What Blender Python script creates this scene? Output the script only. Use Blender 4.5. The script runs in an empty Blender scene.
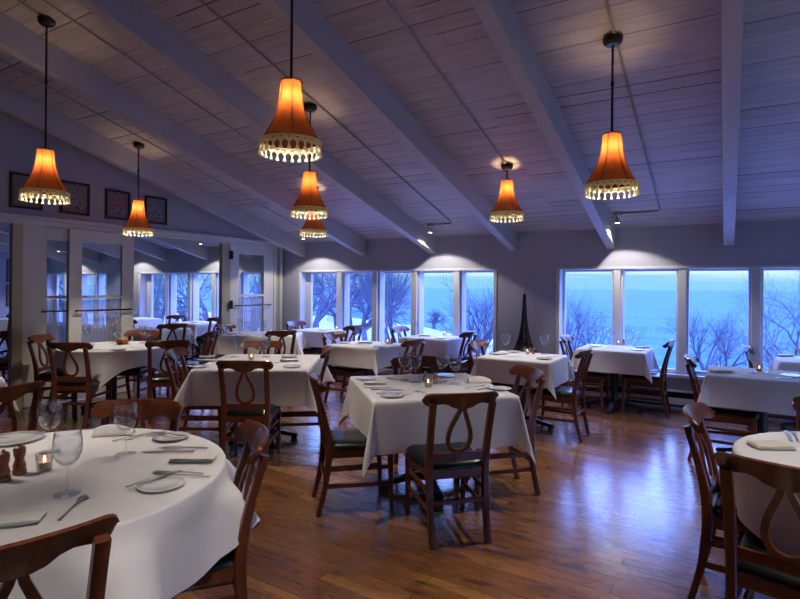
import bpy, bmesh, math, random
from mathutils import Vector, Matrix
PI = math.pi
sc = bpy.context.scene
col = sc.collection

# ------------------------------------------------------------------ camera frame (used to measure places)
F = 540.0; H = 1.5; YAW = math.radians(31.2); ROLL = 0.0088
FW = (-math.sin(YAW), math.cos(YAW)); RT = (math.cos(YAW), math.sin(YAW))
def place(px, py, z=0.765):
    """world XY of a point at height z measured on the photograph"""
    d = (H - z) * F / (py - (287.5 + ROLL * (px - 430))); u = (px - 400) / F
    return (d * (FW[0] + u * RT[0]), d * (FW[1] + u * RT[1]))

# ------------------------------------------------------------------ materials
def nmat(name):
    m = bpy.data.materials.new(name); m.use_nodes = True
    nt = m.node_tree; nt.nodes.clear()
    out = nt.nodes.new('ShaderNodeOutputMaterial')
    return m, nt, out
def N(nt, t, **kw):
    n = nt.nodes.new(t)
    for k, v in kw.items():
        if k.startswith('i_'): n.inputs[k[2:].replace('_', ' ')].default_value = v
        else: setattr(n, k, v)
    return n
def L(nt, a, b): nt.links.new(a, b)
def c4(c): return (c[0], c[1], c[2], 1)
def ramp(nt, fac, stops, interp='LINEAR'):
    r = nt.nodes.new('ShaderNodeValToRGB'); r.color_ramp.interpolation = interp
    e = r.color_ramp.elements
    e[0].position, e[0].color = stops[0][0], c4(stops[0][1])
    e[1].position, e[1].color = stops[1][0], c4(stops[1][1])
    for p, c in stops[2:]:
        x = e.new(p); x.color = c4(c)
    L(nt, fac, r.inputs['Fac']); return r
def simple(name, c1, c2=None, rough=.5, metal=0, scale=8, bump=0, coat=0, spec=.5, sheen=0):
    m, nt, out = nmat(name)
    b = N(nt, 'ShaderNodeBsdfPrincipled'); b.inputs['Roughness'].default_value = rough
    b.inputs['Metallic'].default_value = metal; b.inputs['Coat Weight'].default_value = coat
    b.inputs['Specular IOR Level'].default_value = spec; b.inputs['Sheen Weight'].default_value = sheen
    tc = N(nt, 'ShaderNodeTexCoord')
    no = N(nt, 'ShaderNodeTexNoise'); no.inputs['Scale'].default_value = scale; no.inputs['Detail'].default_value = 4
    L(nt, tc.outputs['Object'], no.inputs['Vector'])
    c2 = c2 or tuple(x * .85 for x in c1)
    r = ramp(nt, no.outputs['Fac'], [(.3, c1), (.7, c2)])
    L(nt, r.outputs['Color'], b.inputs['Base Color'])
    if bump:
        bp = N(nt, 'ShaderNodeBump'); bp.inputs['Strength'].default_value = bump; bp.inputs['Distance'].default_value = .01
        L(nt, no.outputs['Fac'], bp.inputs['Height']); L(nt, bp.outputs['Normal'], b.inputs['Normal'])
    L(nt, b.outputs[0], out.inputs[0]); return m
def wood(name, c1, c2, rough=.30, stretch=(3, 3, 26), coat=.15):
    m, nt, out = nmat(name)
    b = N(nt, 'ShaderNodeBsdfPrincipled'); b.inputs['Roughness'].default_value = rough; b.inputs['Coat Weight'].default_value = coat
    b.inputs['Coat Roughness'].default_value = .15
    tc = N(nt, 'ShaderNodeTexCoord'); mp = N(nt, 'ShaderNodeMapping'); mp.inputs['Scale'].default_value = (stretch[2], stretch[2], stretch[0])
    no = N(nt, 'ShaderNodeTexNoise'); no.inputs['Scale'].default_value = 2.0; no.inputs['Detail'].default_value = 6
    L(nt, tc.outputs['Object'], mp.inputs['Vector']); L(nt, mp.outputs[0], no.inputs['Vector'])
    r = ramp(nt, no.outputs['Fac'], [(.3, c1), (.75, c2)])
    L(nt, r.outputs['Color'], b.inputs['Base Color']); L(nt, b.outputs[0], out.inputs[0]); return m
def emis(name, c, s):
    m, nt, out = nmat(name)
    e = N(nt, 'ShaderNodeEmission'); e.inputs['Color'].default_value = c4(c); e.inputs['Strength'].default_value = s
    L(nt, e.outputs[0], out.inputs[0]); return m
def thin_glass(name, tint=(1, 1, 1), refl=1.0, rough=.0, body=0.0):
    """thin clear pane: transparent with a fresnel sheen"""
    m, nt, out = nmat(name)
    t = N(nt, 'ShaderNodeBsdfTransparent'); t.inputs[0].default_value = c4(tint)
    g = N(nt, 'ShaderNodeBsdfGlossy'); g.inputs['Roughness'].default_value = rough
    fr = N(nt, 'ShaderNodeLayerWeight'); fr.inputs['Blend'].default_value = .5
    pw = N(nt, 'ShaderNodeMath', operation='POWER'); L(nt, fr.outputs['Facing'], pw.inputs[0]); pw.inputs[1].default_value = 3.0
    mu = N(nt, 'ShaderNodeMath', operation='MULTIPLY_ADD'); mu.inputs[1].default_value = .55*refl; mu.inputs[2].default_value = .04*refl
    mu.use_clamp = True
    L(nt, pw.outputs[0], mu.inputs[0])
    mx = N(nt, 'ShaderNodeMixShader')
    L(nt, mu.outputs[0], mx.inputs[0]); L(nt, t.outputs[0], mx.inputs[1]); L(nt, g.outputs[0], mx.inputs[2])
    L(nt, mx.outputs[0], out.inputs[0]); return m

M = {}
M['wood'] = wood('mahogany', (.17, .046, .016), (.065, .016, .008))
M['wood_lit'] = wood('mahogany_warm', (.26, .085, .028), (.14, .04, .015))
M['mill'] = wood('mill_wood', (.42, .13, .045), (.24, .07, .025))
M['leather'] = simple('black_green_leather', (.003, .006, .005), (.005, .009, .007), rough=.25, scale=60, bump=.15)
M['linen'] = simple('white_linen', (.80, .79, .78), (.74, .73, .73), rough=.85, scale=5, sheen=.1)
M['napkin'] = simple('napkin_linen', (.82, .80, .76), (.74, .72, .68), rough=.9, scale=30, bump=.2)
M['cream'] = simple('cream_napkin', (.74, .70, .58), (.66, .62, .50), rough=.9, scale=30, bump=.2)
M['china'] = simple('china', (.82, .82, .8), rough=.12, coat=.5)
M['steel'] = simple('steel', (.72, .71, .70), rough=.32, metal=1)
M['iron'] = simple('black_iron', (.012, .012, .014), (.02, .02, .022), rough=.38)
M['tower'] = simple('tower_iron', (.018, .016, .02), (.03, .026, .03), rough=.5, metal=.4)
M['bronze'] = simple('bronze', (.10, .08, .055), (.06, .045, .03), rough=.35, metal=1)
M['white_paint'] = simple('white_paint', (.66, .66, .68), (.62, .62, .64), rough=.45, scale=3)
M['door_paint'] = simple('door_paint', (.70, .67, .60), (.65, .62, .55), rough=.4, scale=3)
M['jamb'] = simple('khaki_paint', (.50, .44, .28), (.44, .39, .25), rough=.45, scale=5)
M['conduit'] = simple('conduit', (.42, .38, .35), (.30, .27, .25), rough=.4)
M['dark'] = simple('slot_dark', (.02, .02, .025), rough=.6)
M['black_frame'] = simple('picture_frame', (.02, .012, .010), (.03, .018, .014), rough=.3)
M['mat'] = simple('picture_mat', (.20, .19, .17), rough=.8)
M['wax'] = simple('wax', (.85, .8, .7), rough=.6)
M['bread'] = simple('bread', (.55, .27, .10), (.36, .15, .05), rough=.8, scale=60, bump=.4)
M['copper'] = simple('copper', (.62, .30, .17), (.5, .22, .12), rough=.25, metal=.8)
M['pane'] = thin_glass('window_pane', (.97, .98, .99), refl=.7)
M['glass'] = thin_glass('clear_glass', (.975, .98, .985), refl=1.6, rough=.05)
M['votive'] = thin_glass('votive_glass', (1, .95, .90), refl=1.6, rough=.05)
M['flame'] = emis('flame', (1, .6, .3), 9)
M['bulb'] = emis('bulb', (1, .72, .40), 4)
M['spot_bulb'] = emis('spot_bulb', (1, .9, .75), 18)
M['bark'] = simple('bark', (.10, .105, .13), (.06, .065, .09), rough=.9, scale=10)
M['snow'] = simple('snowy_grass', (.36, .42, .48), (.18, .22, .26), rough=.95, scale=.8)

def wall_mat(name, c, lines=.0):
    m, nt, out = nmat(name)
    b = N(nt, 'ShaderNodeBsdfPrincipled'); b.inputs['Roughness'].default_value = .6
    ge = N(nt, 'ShaderNodeNewGeometry'); sp = N(nt, 'ShaderNodeSeparateXYZ'); L(nt, ge.outputs['Position'], sp.inputs[0])
    no = N(nt, 'ShaderNodeTexNoise'); no.inputs['Scale'].default_value = 1.3; no.inputs['Detail'].default_value = 5
    L(nt, ge.outputs['Position'], no.inputs['Vector'])
    r = ramp(nt, no.outputs['Fac'], [(.3, c), (.7, tuple(x * .93 for x in c))])
    # plank joints: vertical boards 0.3 m wide
    ad = N(nt, 'ShaderNodeMath', operation='ADD'); L(nt, sp.outputs['X'], ad.inputs[0]); L(nt, sp.outputs['Y'], ad.inputs[1])
    dv = N(nt, 'ShaderNodeMath', operation='DIVIDE'); L(nt, ad.outputs[0], dv.inputs[0]); dv.inputs[1].default_value = .31
    fr = N(nt, 'ShaderNodeMath', operation='FRACT'); L(nt, dv.outputs[0], fr.inputs[0])
    lt = N(nt, 'ShaderNodeMath', operation='LESS_THAN'); L(nt, fr.outputs[0], lt.inputs[0]); lt.inputs[1].default_value = .025
    mu = N(nt, 'ShaderNodeMath', operation='MULTIPLY'); L(nt, lt.outputs[0], mu.inputs[0]); mu.inputs[1].default_value = lines
    mx = N(nt, 'ShaderNodeMixRGB'); L(nt, mu.outputs[0], mx.inputs[0]); L(nt, r.outputs[0], mx.inputs[1]); mx.inputs[2].default_value = c4(tuple(x * .5 for x in c))
    L(nt, mx.outputs[0], b.inputs['Base Color']); L(nt, b.outputs[0], out.inputs[0]); return m
M['wall'] = wall_mat('wall_paint', (.42, .43, .54), .25)
M['wall_left'] = wall_mat('wall_left_paint', (.40, .395, .41), .0)

def ceiling_mat():
    m, nt, out = nmat('ceiling_planks')
    b = N(nt, 'ShaderNodeBsdfPrincipled'); b.inputs['Roughness'].default_value = .55
    ge = N(nt, 'ShaderNodeNewGeometry'); sp = N(nt, 'ShaderNodeSeparateXYZ'); L(nt, ge.outputs['Position'], sp.inputs[0])
    dv = N(nt, 'ShaderNodeMath', operation='DIVIDE'); L(nt, sp.outputs['Y'], dv.inputs[0]); dv.inputs[1].default_value = .145
    fl = N(nt, 'ShaderNodeMath', operation='FLOOR'); L(nt, dv.outputs[0], fl.inputs[0])
    fr = N(nt, 'ShaderNodeMath', operation='FRACT'); L(nt, dv.outputs[0], fr.inputs[0])
    bay = N(nt, 'ShaderNodeMath', operation='DIVIDE'); L(nt, sp.outputs['X'], bay.inputs[0]); bay.inputs[1].default_value = 1.9
    bf = N(nt, 'ShaderNodeMath', operation='FLOOR'); L(nt, bay.outputs[0], bf.inputs[0])
    cb = N(nt, 'ShaderNodeCombineXYZ'); L(nt, fl.outputs[0], cb.inputs[0]); L(nt, bf.outputs[0], cb.inputs[1])
    wn = N(nt, 'ShaderNodeTexWhiteNoise', noise_dimensions='3D'); L(nt, cb.outputs[0], wn.inputs['Vector'])
    # gap width and darkness vary per plank
    w = N(nt, 'ShaderNodeMath', operation='MULTIPLY_ADD'); L(nt, wn.outputs['Value'], w.inputs[0]); w.inputs[1].default_value = .075; w.inputs[2].default_value = .025
    lt = N(nt, 'ShaderNodeMath', operation='LESS_THAN'); L(nt, fr.outputs[0], lt.inputs[0]); L(nt, w.outputs[0], lt.inputs[1])
    st = N(nt, 'ShaderNodeMath', operation='POWER'); L(nt, wn.outputs['Value'], st.inputs[0]); st.inputs[1].default_value = 1.8
    st2 = N(nt, 'ShaderNodeMath', operation='MULTIPLY_ADD'); L(nt, st.outputs[0], st2.inputs[0]); st2.inputs[1].default_value = .65; st2.inputs[2].default_value = .35
    mu = N(nt, 'ShaderNodeMath', operation='MULTIPLY'); L(nt, lt.outputs[0], mu.inputs[0]); L(nt, st2.outputs[0], mu.inputs[1])
    tone = ramp(nt, wn.outputs['Value'], [(0, (.60, .565, .57)), (1, (.49, .46, .465))])
    mp = N(nt, 'ShaderNodeMapping'); mp.inputs['Scale'].default_value = (1, 12, 1); L(nt, ge.outputs['Position'], mp.inputs['Vector'])
    no = N(nt, 'ShaderNodeTexNoise'); no.inputs['Scale'].default_value = 2.2; no.inputs['Detail'].default_value = 6; L(nt, mp.outputs[0], no.inputs['Vector'])
    dirt = ramp(nt, no.outputs['Fac'], [(.35, (.82, .80, .80)), (.65, (1, 1, 1))])
    mm = N(nt, 'ShaderNodeMixRGB', blend_type='MULTIPLY'); mm.inputs[0].default_value = 1; L(nt, tone.outputs[0], mm.inputs[1]); L(nt, dirt.outputs[0], mm.inputs[2])
    mx = N(nt, 'ShaderNodeMixRGB'); L(nt, mu.outputs[0], mx.inputs[0]); L(nt, mm.outputs[0], mx.inputs[1]); mx.inputs[2].default_value = (.06, .05, .05, 1)
    L(nt, mx.outputs[0], b.inputs['Base Color']); L(nt, b.outputs[0], out.inputs[0]); return m
M['ceiling'] = ceiling_mat()
M['beam'] = simple('beam_paint', (.50, .475, .47), (.45, .425, .42), rough=.5, scale=4, bump=.1)

def floor_mat():
    m, nt, out = nmat('floor_boards')
    b = N(nt, 'ShaderNodeBsdfPrincipled')
    ge = N(nt, 'ShaderNodeNewGeometry')
    br = N(nt, 'ShaderNodeTexBrick'); br.offset = .37; br.squash = 1
    br.inputs['Color1'].default_value = (0, 0, 0, 1); br.inputs['Color2'].default_value = (1, 1, 1, 1); br.inputs['Mortar'].default_value = (.5, .5, .5, 1)
    br.inputs['Scale'].default_value = 1; br.inputs['Mortar Size'].default_value = .0016; br.inputs['Brick Width'].default_value = 1.3; br.inputs['Row Height'].default_value = .083
    L(nt, ge.outputs['Position'], br.inputs['Vector'])
    tone = ramp(nt, br.outputs['Color'], [(0, (.31, .125, .038)), (.5, (.20, .080, .026)), (1, (.40, .18, .055))])
    mp = N(nt, 'ShaderNodeMapping'); mp.inputs['Scale'].default_value = (2.2, 26, 1); L(nt, ge.outputs['Position'], mp.inputs['Vector'])
    no = N(nt, 'ShaderNodeTexNoise'); no.inputs['Scale'].default_value = 1.6; no.inputs['Detail'].default_value = 8; no.inputs['Roughness'].default_value = .65
    L(nt, mp.outputs[0], no.inputs['Vector'])
    grain = ramp(nt, no.outputs['Fac'], [(.3, (.55, .50, .47)), (.6, (1.0, 1.0, 1.0))])
    mm = N(nt, 'ShaderNodeMixRGB', blend_type='MULTIPLY'); mm.inputs[0].default_value = 1; L(nt, tone.outputs[0], mm.inputs[1]); L(nt, grain.outputs[0], mm.inputs[2])
    # dark knots and worn streaks
    mp2 = N(nt, 'ShaderNodeMapping'); mp2.inputs['Scale'].default_value = (5, 15, 1); L(nt, ge.outputs['Position'], mp2.inputs['Vector'])
    n2 = N(nt, 'ShaderNodeTexNoise'); n2.inputs['Scale'].default_value = 1.0; n2.inputs['Detail'].default_value = 3; L(nt, mp2.outputs[0], n2.inputs['Vector'])
    kn = ramp(nt, n2.outputs['Fac'], [(.28, (.16, .13, .12)), (.42, (1, 1, 1))])
    m2 = N(nt, 'ShaderNodeMixRGB', blend_type='MULTIPLY'); m2.inputs[0].default_value = 1; L(nt, mm.outputs[0], m2.inputs[1]); L(nt, kn.outputs[0], m2.inputs[2])
    mx = N(nt, 'ShaderNodeMixRGB'); L(nt, br.outputs['Fac'], mx.inputs[0]); L(nt, m2.outputs[0], mx.inputs[1]); mx.inputs[2].default_value = (.03, .012, .006, 1)
    L(nt, mx.outputs[0], b.inputs['Base Color'])
    rr = ramp(nt, n2.outputs['Fac'], [(.3, (.32, .32, .32)), (.7, (.20, .20, .20))]); L(nt, rr.outputs[0], b.inputs['Roughness'])
    b.inputs['Coat Weight'].default_value = .75; b.inputs['Coat Roughness'].default_value = .13; b.inputs['Coat IOR'].default_value = 1.55
    bp = N(nt, 'ShaderNodeBump'); bp.inputs['Strength'].default_value = .25; bp.inputs['Distance'].default_value = .004
    L(nt, no.outputs['Fac'], bp.inputs['Height']); L(nt, bp.outputs[0], b.inputs['Normal']); L(nt, bp.outputs[0], b.inputs['Coat Normal'])
    L(nt, b.outputs[0], out.inputs[0]); return m
M['floor'] = floor_mat()

def shade_mat():
    m, nt, out = nmat('lampshade_silk')
    d = N(nt, 'ShaderNodeBsdfDiffuse'); t = N(nt, 'ShaderNodeBsdfTranslucent')
    tc = N(nt, 'ShaderNodeTexCoord'); no = N(nt, 'ShaderNodeTexNoise'); no.inputs['Scale'].default_value = 60; L(nt, tc.outputs['Object'], no.inputs['Vector'])
    r = ramp(nt, no.outputs['Fac'], [(.3, (.29, .070, .020)), (.7, (.36, .10, .028))])
    L(nt, r.outputs[0], t.inputs[0]); d.inputs[0].default_value = (.16, .04, .02, 1)
    mx = N(nt, 'ShaderNodeMixShader'); mx.inputs[0].default_value = .55
    L(nt, d.outputs[0], mx.inputs[1]); L(nt, t.outputs[0], mx.inputs[2]); L(nt, mx.outputs[0], out.inputs[0]); return m
M['shade'] = shade_mat()
def fringe_mat():
    m, nt, out = nmat('cream_fringe')
    d = N(nt, 'ShaderNodeBsdfDiffuse'); t = N(nt, 'ShaderNodeBsdfTranslucent')
    d.inputs[0].default_value = (.8, .72, .5, 1); t.inputs[0].default_value = (.85, .78, .5, 1)
    mx = N(nt, 'ShaderNodeMixShader'); mx.inputs[0].default_value = .6
    L(nt, d.outputs[0], mx.inputs[1]); L(nt, t.outputs[0], mx.inputs[2]); L(nt, mx.outputs[0], out.inputs[0]); return m
M['fringe'] = fringe_mat()
M['braid'] = simple('dark_braid', (.06, .02, .01), rough=.8)
def lace_mat():
    m, nt, out = nmat('lace_sheer')
    ge = N(nt, 'ShaderNodeNewGeometry'); wv = N(nt, 'ShaderNodeTexWave'); wv.wave_type = 'BANDS'; wv.bands_direction = 'Y'
    wv.inputs['Scale'].default_value = 9; wv.inputs['Distortion'].default_value = 1.5; L(nt, ge.outputs['Position'], wv.inputs['Vector'])
    r = ramp(nt, wv.outputs['Fac'], [(0, (.34, .34, .34)), (1, (.5, .5, .5))])
    d = N(nt, 'ShaderNodeBsdfDiffuse'); d.inputs[0].default_value = (.5, .5, .5, 1)
    t = N(nt, 'ShaderNodeBsdfTranslucent'); t.inputs[0].default_value = (.22, .22, .22, 1)
    a = N(nt, 'ShaderNodeAddShader'); L(nt, d.outputs[0], a.inputs[0]); L(nt, t.outputs[0], a.inputs[1])
    tr = N(nt, 'ShaderNodeBsdfTransparent'); mx = N(nt, 'ShaderNodeMixShader')
    L(nt, r.outputs[0], mx.inputs[0]); L(nt, tr.outputs[0], mx.inputs[1]); L(nt, a.outputs[0], mx.inputs[2]); L(nt, mx.outputs[0], out.inputs[0]); return m
M['lace'] = lace_mat()
def lake_mat():
    m, nt, out = nmat('lake_water')
    b = N(nt, 'ShaderNodeBsdfPrincipled'); b.inputs['Roughness'].default_value = .45
    ge = N(nt, 'ShaderNodeNewGeometry'); mp = N(nt, 'ShaderNodeMapping'); mp.inputs['Scale'].default_value = (.004, .05, 1); mp.inputs['Rotation'].default_value = (0, 0, -.2)
    L(nt, ge.outputs['Position'], mp.inputs['Vector'])
    no = N(nt, 'ShaderNodeTexNoise'); no.inputs['Scale'].default_value = 1.2; no.inputs['Detail'].default_value = 6; L(nt, mp.outputs[0], no.inputs['Vector'])
    r = ramp(nt, no.outputs['Fac'], [(.40, (.010, .082, .105)), (.60, (.024, .120, .132))])
    L(nt, r.outputs[0], b.inputs['Base Color']); b.inputs['Specular IOR Level'].default_value = .03
    L(nt, b.outputs[0], out.inputs[0]); return m
M['lake'] = lake_mat()
def print_mat(i):
    rnd = random.Random(i)
    m, nt, out = nmat('print_art_%d' % i)
    b = N(nt, 'ShaderNodeBsdfPrincipled'); b.inputs['Roughness'].default_value = .5
    tc = N(nt, 'ShaderNodeTexCoord'); no = N(nt, 'ShaderNodeTexNoise'); no.inputs['Scale'].default_value = 16 + i; no.inputs['Detail'].default_value = 4
    L(nt, tc.outputs['Object'], no.inputs['Vector'])
    accent = [(.10, .12, .12), (.12, .14, .13), (.45, .05, .035), (.10, .13, .35), (.08, .12, .13), (.08, .14, .20)][i % 6]
    r = ramp(nt, no.outputs['Fac'], [(.34, (.06, .07, .07)), (.43, (.30, .30, .28)), (.49, (.16, .17, .16)), (.54, accent), (.64, (.34, .34, .31))], 'CONSTANT')
    L(nt, r.outputs[0], b.inputs['Base Color']); L(nt, b.outputs[0], out.inputs[0]); return m

# ------------------------------------------------------------------ mesh helpers
def box(bm, c, s, rz=0):
    m = Matrix.Translation(Vector(c)) @ Matrix.Rotation(rz, 4, 'Z') @ Matrix.Diagonal((s[0], s[1], s[2], 1))
    return bmesh.ops.create_cube(bm, size=1, matrix=m)['verts']
def bx(bm, x0, x1, y0, y1, z0, z1): return box(bm, ((x0+x1)/2, (y0+y1)/2, (z0+z1)/2), (abs(x1-x0), abs(y1-y0), abs(z1-z0)))
def sweep(bm, pts, size, shape='round', n=8, closed=False, side=None, cap=True):
    """tube or bar along pts; size = radius or (half side, half normal) or one per point; side = fixed side axis for bars"""
    pts = [Vector(p) for p in pts]; K = len(pts); rings = []
    prev = None
    for i, p in enumerate(pts):
        if closed: t = pts[(i+1) % K] - pts[i-1]
        else: t = pts[min(i+1, K-1)] - pts[max(i-1, 0)]
        t.normalize()
        if side is not None: a = Vector(side); a = (a - t * a.dot(t)).normalized()
        else:
            a = prev if prev is not None else (Vector((1, 0, 0)) if abs(t.x) < .8 else Vector((0, 1, 0)))
            a = (a - t * a.dot(t)).normalized(); prev = a
        b = t.cross(a)
        s = size[i] if isinstance(size, list) else size
        if not isinstance(s, tuple): s = (s, s)
        if shape == 'round': off = [(math.cos(2*PI*k/n) * s[0], math.sin(2*PI*k/n) * s[1]) for k in range(n)]
        else:
            q = .75
            off = [(s[0], -s[1]*q), (s[0], s[1]*q), (s[0]*q, s[1]), (-s[0]*q, s[1]), (-s[0], s[1]*q), (-s[0], -s[1]*q), (-s[0]*q, -s[1]), (s[0]*q, -s[1])]
        rings.append([bm.verts.new(p + a*u + b*v) for u, v in off])
    m = len(rings[0]); R = range(K if closed else K-1)
    for i in R:
        r0, r1 = rings[i], rings[(i+1) % K]
        for k in range(m): bm.faces.new((r0[k], r0[(k+1) % m], r1[(k+1) % m], r1[k]))
    if cap and not closed:
        bm.faces.new(rings[0][::-1]); bm.faces.new(rings[-1])
def lathe(bm, prof, n=24, c=(0, 0, 0), closed=False):
    rings = []
    for r, z in prof:
        if r < 1e-5: rings.append([bm.verts.new((c[0], c[1], c[2]+z))])
        else: rings.append([bm.verts.new((c[0]+r*math.cos(2*PI*k/n), c[1]+r*math.sin(2*PI*k/n), c[2]+z)) for k in range(n)])
    for a, b in zip(rings, rings[1:]):
        for k in range(n):
            k2 = (k+1) % n
            if len(a) == 1 and len(b) == 1: continue
            if len(a) == 1: bm.faces.new((a[0], b[k2], b[k]))
            elif len(b) == 1: bm.faces.new((a[k], a[k2], b[0]))
            else: bm.faces.new((a[k], a[k2], b[k2], b[k]))
def prism(bm, outline, axis, a0, a1):
    """outline of (u,v) pairs extruded along an axis ('x': u=y v=z; 'y': u=x v=z; 'z': u=x v=y)"""
    def P(u, v, a): return {'x': (a, u, v), 'y': (u, a, v), 'z': (u, v, a)}[axis]
    A = [bm.verts.new(P(u, v, a0)) for u, v in outline]; B = [bm.verts.new(P(u, v, a1)) for u, v in outline]
    bm.faces.new(A[::-1]); bm.faces.new(B); n = len(A)
    for i in range(n): bm.faces.new((A[i], A[(i+1) % n], B[(i+1) % n], B[i]))
def obj(name, bm, mat, parent=None, smooth=False, bevel=0, loc=None, rz=None):
    bmesh.ops.recalc_face_normals(bm, faces=bm.faces)
    me = bpy.data.meshes.new(name); bm.to_mesh(me); bm.free()
    me.materials.append(M[mat] if isinstance(mat, str) else mat)
    if smooth:
        for p in me.polygons: p.use_smooth = True
        if smooth == 'auto':
            try: me.set_sharp_from_angle(angle=math.radians(40))
            except Exception: pass
    o = bpy.data.objects.new(name, me); col.objects.link(o)
    if parent: o.parent = parent
    if loc: o.location = loc
    if rz is not None: o.rotation_euler.z = rz
    if bevel:
        md = o.modifiers.new('bevel', 'BEVEL'); md.width = bevel; md.segments = 2; md.limit_method = 'ANGLE'
    return o
def tag(o, label=None, cat=None, group=None, kind=None):
    if label: o['label'] = label
    if cat: o['category'] = cat
    if group: o['group'] = group
    if kind: o['kind'] = kind
    return o
def empty(name, loc, rz=0, label=None, cat=None, group=None):
    o = bpy.data.objects.new(name, None); col.objects.link(o); o.empty_display_size = .1
    o.location = loc; o.rotation_euler.z = rz
    return tag(o, label, cat, group)
def struct(name, bm, mat, parent=None, **k):
    o = obj(name, bm, mat, parent, **k)
    if not parent: tag(o, kind='structure')
    return o
OWN = ('rod', 'canopy', 'pendant_light', 'pendant_downlight', 'spot_light')   # made anew for each lamp
def copy_tree(o, parent=None):
    c = o.copy(); col.objects.link(c)
    if parent: c.parent = parent
    for ch in [x for x in o.children]:
        if ch.name.split('.')[0] in OWN: continue
        copy_tree(ch, c)
    return c
protos = {}
def put(kind, loc, rz, label, group=None, cat=None):
    """first call places the model itself, later calls a copy of it and of each part"""
    root, used = protos[kind]
    if used: root = copy_tree(root)
    else: protos[kind] = (root, True)
    root.location = loc; root.rotation_euler.z = rz
    tag(root, label, cat, group)
    return root

# ------------------------------------------------------------------ room shell
WY = 7.62                       # window wall
XL = -7.22                      # left wall with the glazed doors
XE = -16.2                      # end wall of the next room
XR = 3.6; YB = -3.2             # right and rear walls, out of the frame
SL = .277
def ceil_z(y): return 2.31 + SL * (WY - y)
b = bmesh.new(); bx(b, XE-.2, XR+.2, YB-.2, WY+.3, -.12, 0); struct('floor', b, 'floor')
b = bmesh.new(); prism(b, [(YB-.2, ceil_z(YB-.2)), (WY+.3, ceil_z(WY+.3)), (WY+.3, ceil_z(WY+.3)+.15), (YB-.2, ceil_z(YB-.2)+.15)], 'x', XE-.2, XR+.2)
struct('ceiling', b, 'ceiling')
# window wall with openings: (x0, x1)
ZS, ZT = .44, 1.80
bands = [(-15.9, -13.0), (-11.72, -7.75), (-6.82, -2.93), (-2.05, 1.86)]
b = bmesh.new()
edges = [XE-.2]
for a0, a1 in bands: edges += [a0, a1]
edges += [XR+.2]
for i in range(0, len(edges), 2): bx(b, edges[i], edges[i+1], WY, WY+.24, 0, 2.4)
for a0, a1 in bands:
    bx(b, a0, a1, WY, WY+.24, 0, ZS); bx(b, a0, a1, WY, WY+.24, ZT, 2.4)
struct('wall_window_side', b, 'wall')
b = bmesh.new(); bx(b, XR, XR+.2, YB, WY, 0, .44); bx(b, XR, XR+.2, YB, WY, 1.85, 5.6); bx(b, XR, XR+.2, YB, .2, .44, 1.85); bx(b, XR, XR+.2, 6.9, WY, .44, 1.85)
struct('wall_right', b, 'wall')
b = bmesh.new(); bx(b, XR+.12, XR+.126, .2, 6.9, .44, 1.85)
w5 = tag(obj('window_5', b, 'pane'), kind='structure')  # unseen window opening, added to let blue daylight in from the right
b = bmesh.new()
for i in range(9): bx(b, XR+.05, XR+.18, .2+i*.821, .2+i*.821+.13, .44, 1.85)
bx(b, XR-.03, XR+.12, .2, 6.9, .42, .46); obj('window_frame', b, 'white_paint', w5)
b = bmesh.new(); bx(b, XE, XR, YB-.2, YB, 0, 5.6); struct('wall_rear', b, 'wall')
b = bmesh.new(); bx(b, XE-.2, XE, YB, 2.4, 0, 5.6); bx(b, XE-.2, XE, 6.5, WY, 0, 5.6); bx(b, XE-.2, XE, 2.4, 6.5, 0, .44); bx(b, XE-.2, XE, 2.4, 6.5, 2.2, 5.6)
struct('wall_far_end', b, 'wall')
b = bmesh.new(); bx(b, XE-.12, XE-.114, 2.4, 6.5, .44, 2.2); tag(obj('window_6', b, 'pane'), kind='structure')  # added window out of view, brings daylight into the next room

# window bands: frame, mullions, glass, sill
def window_band(n, x0, x1, panes):
    b = bmesh.new()
    y0, y1 = WY+.015, WY+.19
    # outer frame inside the opening
    bx(b, x0, x0+.05, WY-.012, WY+.20, ZS, ZT); bx(b, x1-.05, x1, WY-.012, WY+.20, ZS, ZT)
    bx(b, x0, x1, WY-.012, WY+.20, ZT-.035, ZT+.0)
    w = tag(obj('window_%d' % n, b, 'white_paint', bevel=.004), kind='structure')
    m = bmesh.new(); 
    ed = sorted([p for ab in panes for p in ab])
    for i in range(1, len(ed)-1, 2):
        a, c = ed[i], ed[i+1]; mid = (a+c)/2; hw = (c-a)/2
        bx(m, mid-hw, mid+hw, WY+.06, WY+.22, ZS, ZT-.035)
        bx(m, mid-hw*.62, mid+hw*.62, WY+.005, WY+.05, ZS, ZT-.035)
    bx(m, x0+.05, ed[0], WY+.16, WY+.22, ZS, ZT-.035); bx(m, ed[-1], x1-.05, WY+.16, WY+.22, ZS, ZT-.035)
    obj('mullion', m, 'white_paint', w, bevel=.004)
    s = bmesh.new()
    for a, c in panes:
        bx(s, a, c, WY+.17, WY+.22, ZS, ZS+.035); bx(s, a, c, WY+.17, WY+.22, ZT-.06, ZT-.035)
    obj('window_rail', s, 'white_paint', w)
    s = bmesh.new(); bx(s, x0-.05, x1+.05, WY-.06, WY+.12, ZS-.045, ZS)
    obj('window_sill', s, 'white_paint', w, bevel=.006)
    for a, c in panes:
        g = bmesh.new(); bx(g, a-.01, c+.01, WY+.192, WY+.196, ZS+.03, ZT-.06); obj('glass_pane', g, 'pane', w)
    return w
k = 1.012
window_band(1, -6.82, -2.93, [(-6.66, -5.97), (-5.80, -5.21), (-5.05, -4.44), (-4.28, -3.68), (-3.52, -2.98)])
window_band(2, -2.05, 1.86, [(-1.97, -1.32), (-1.18, -.55), (-.41, .22), (.37, 1.0), (1.15, 1.80)])
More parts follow.
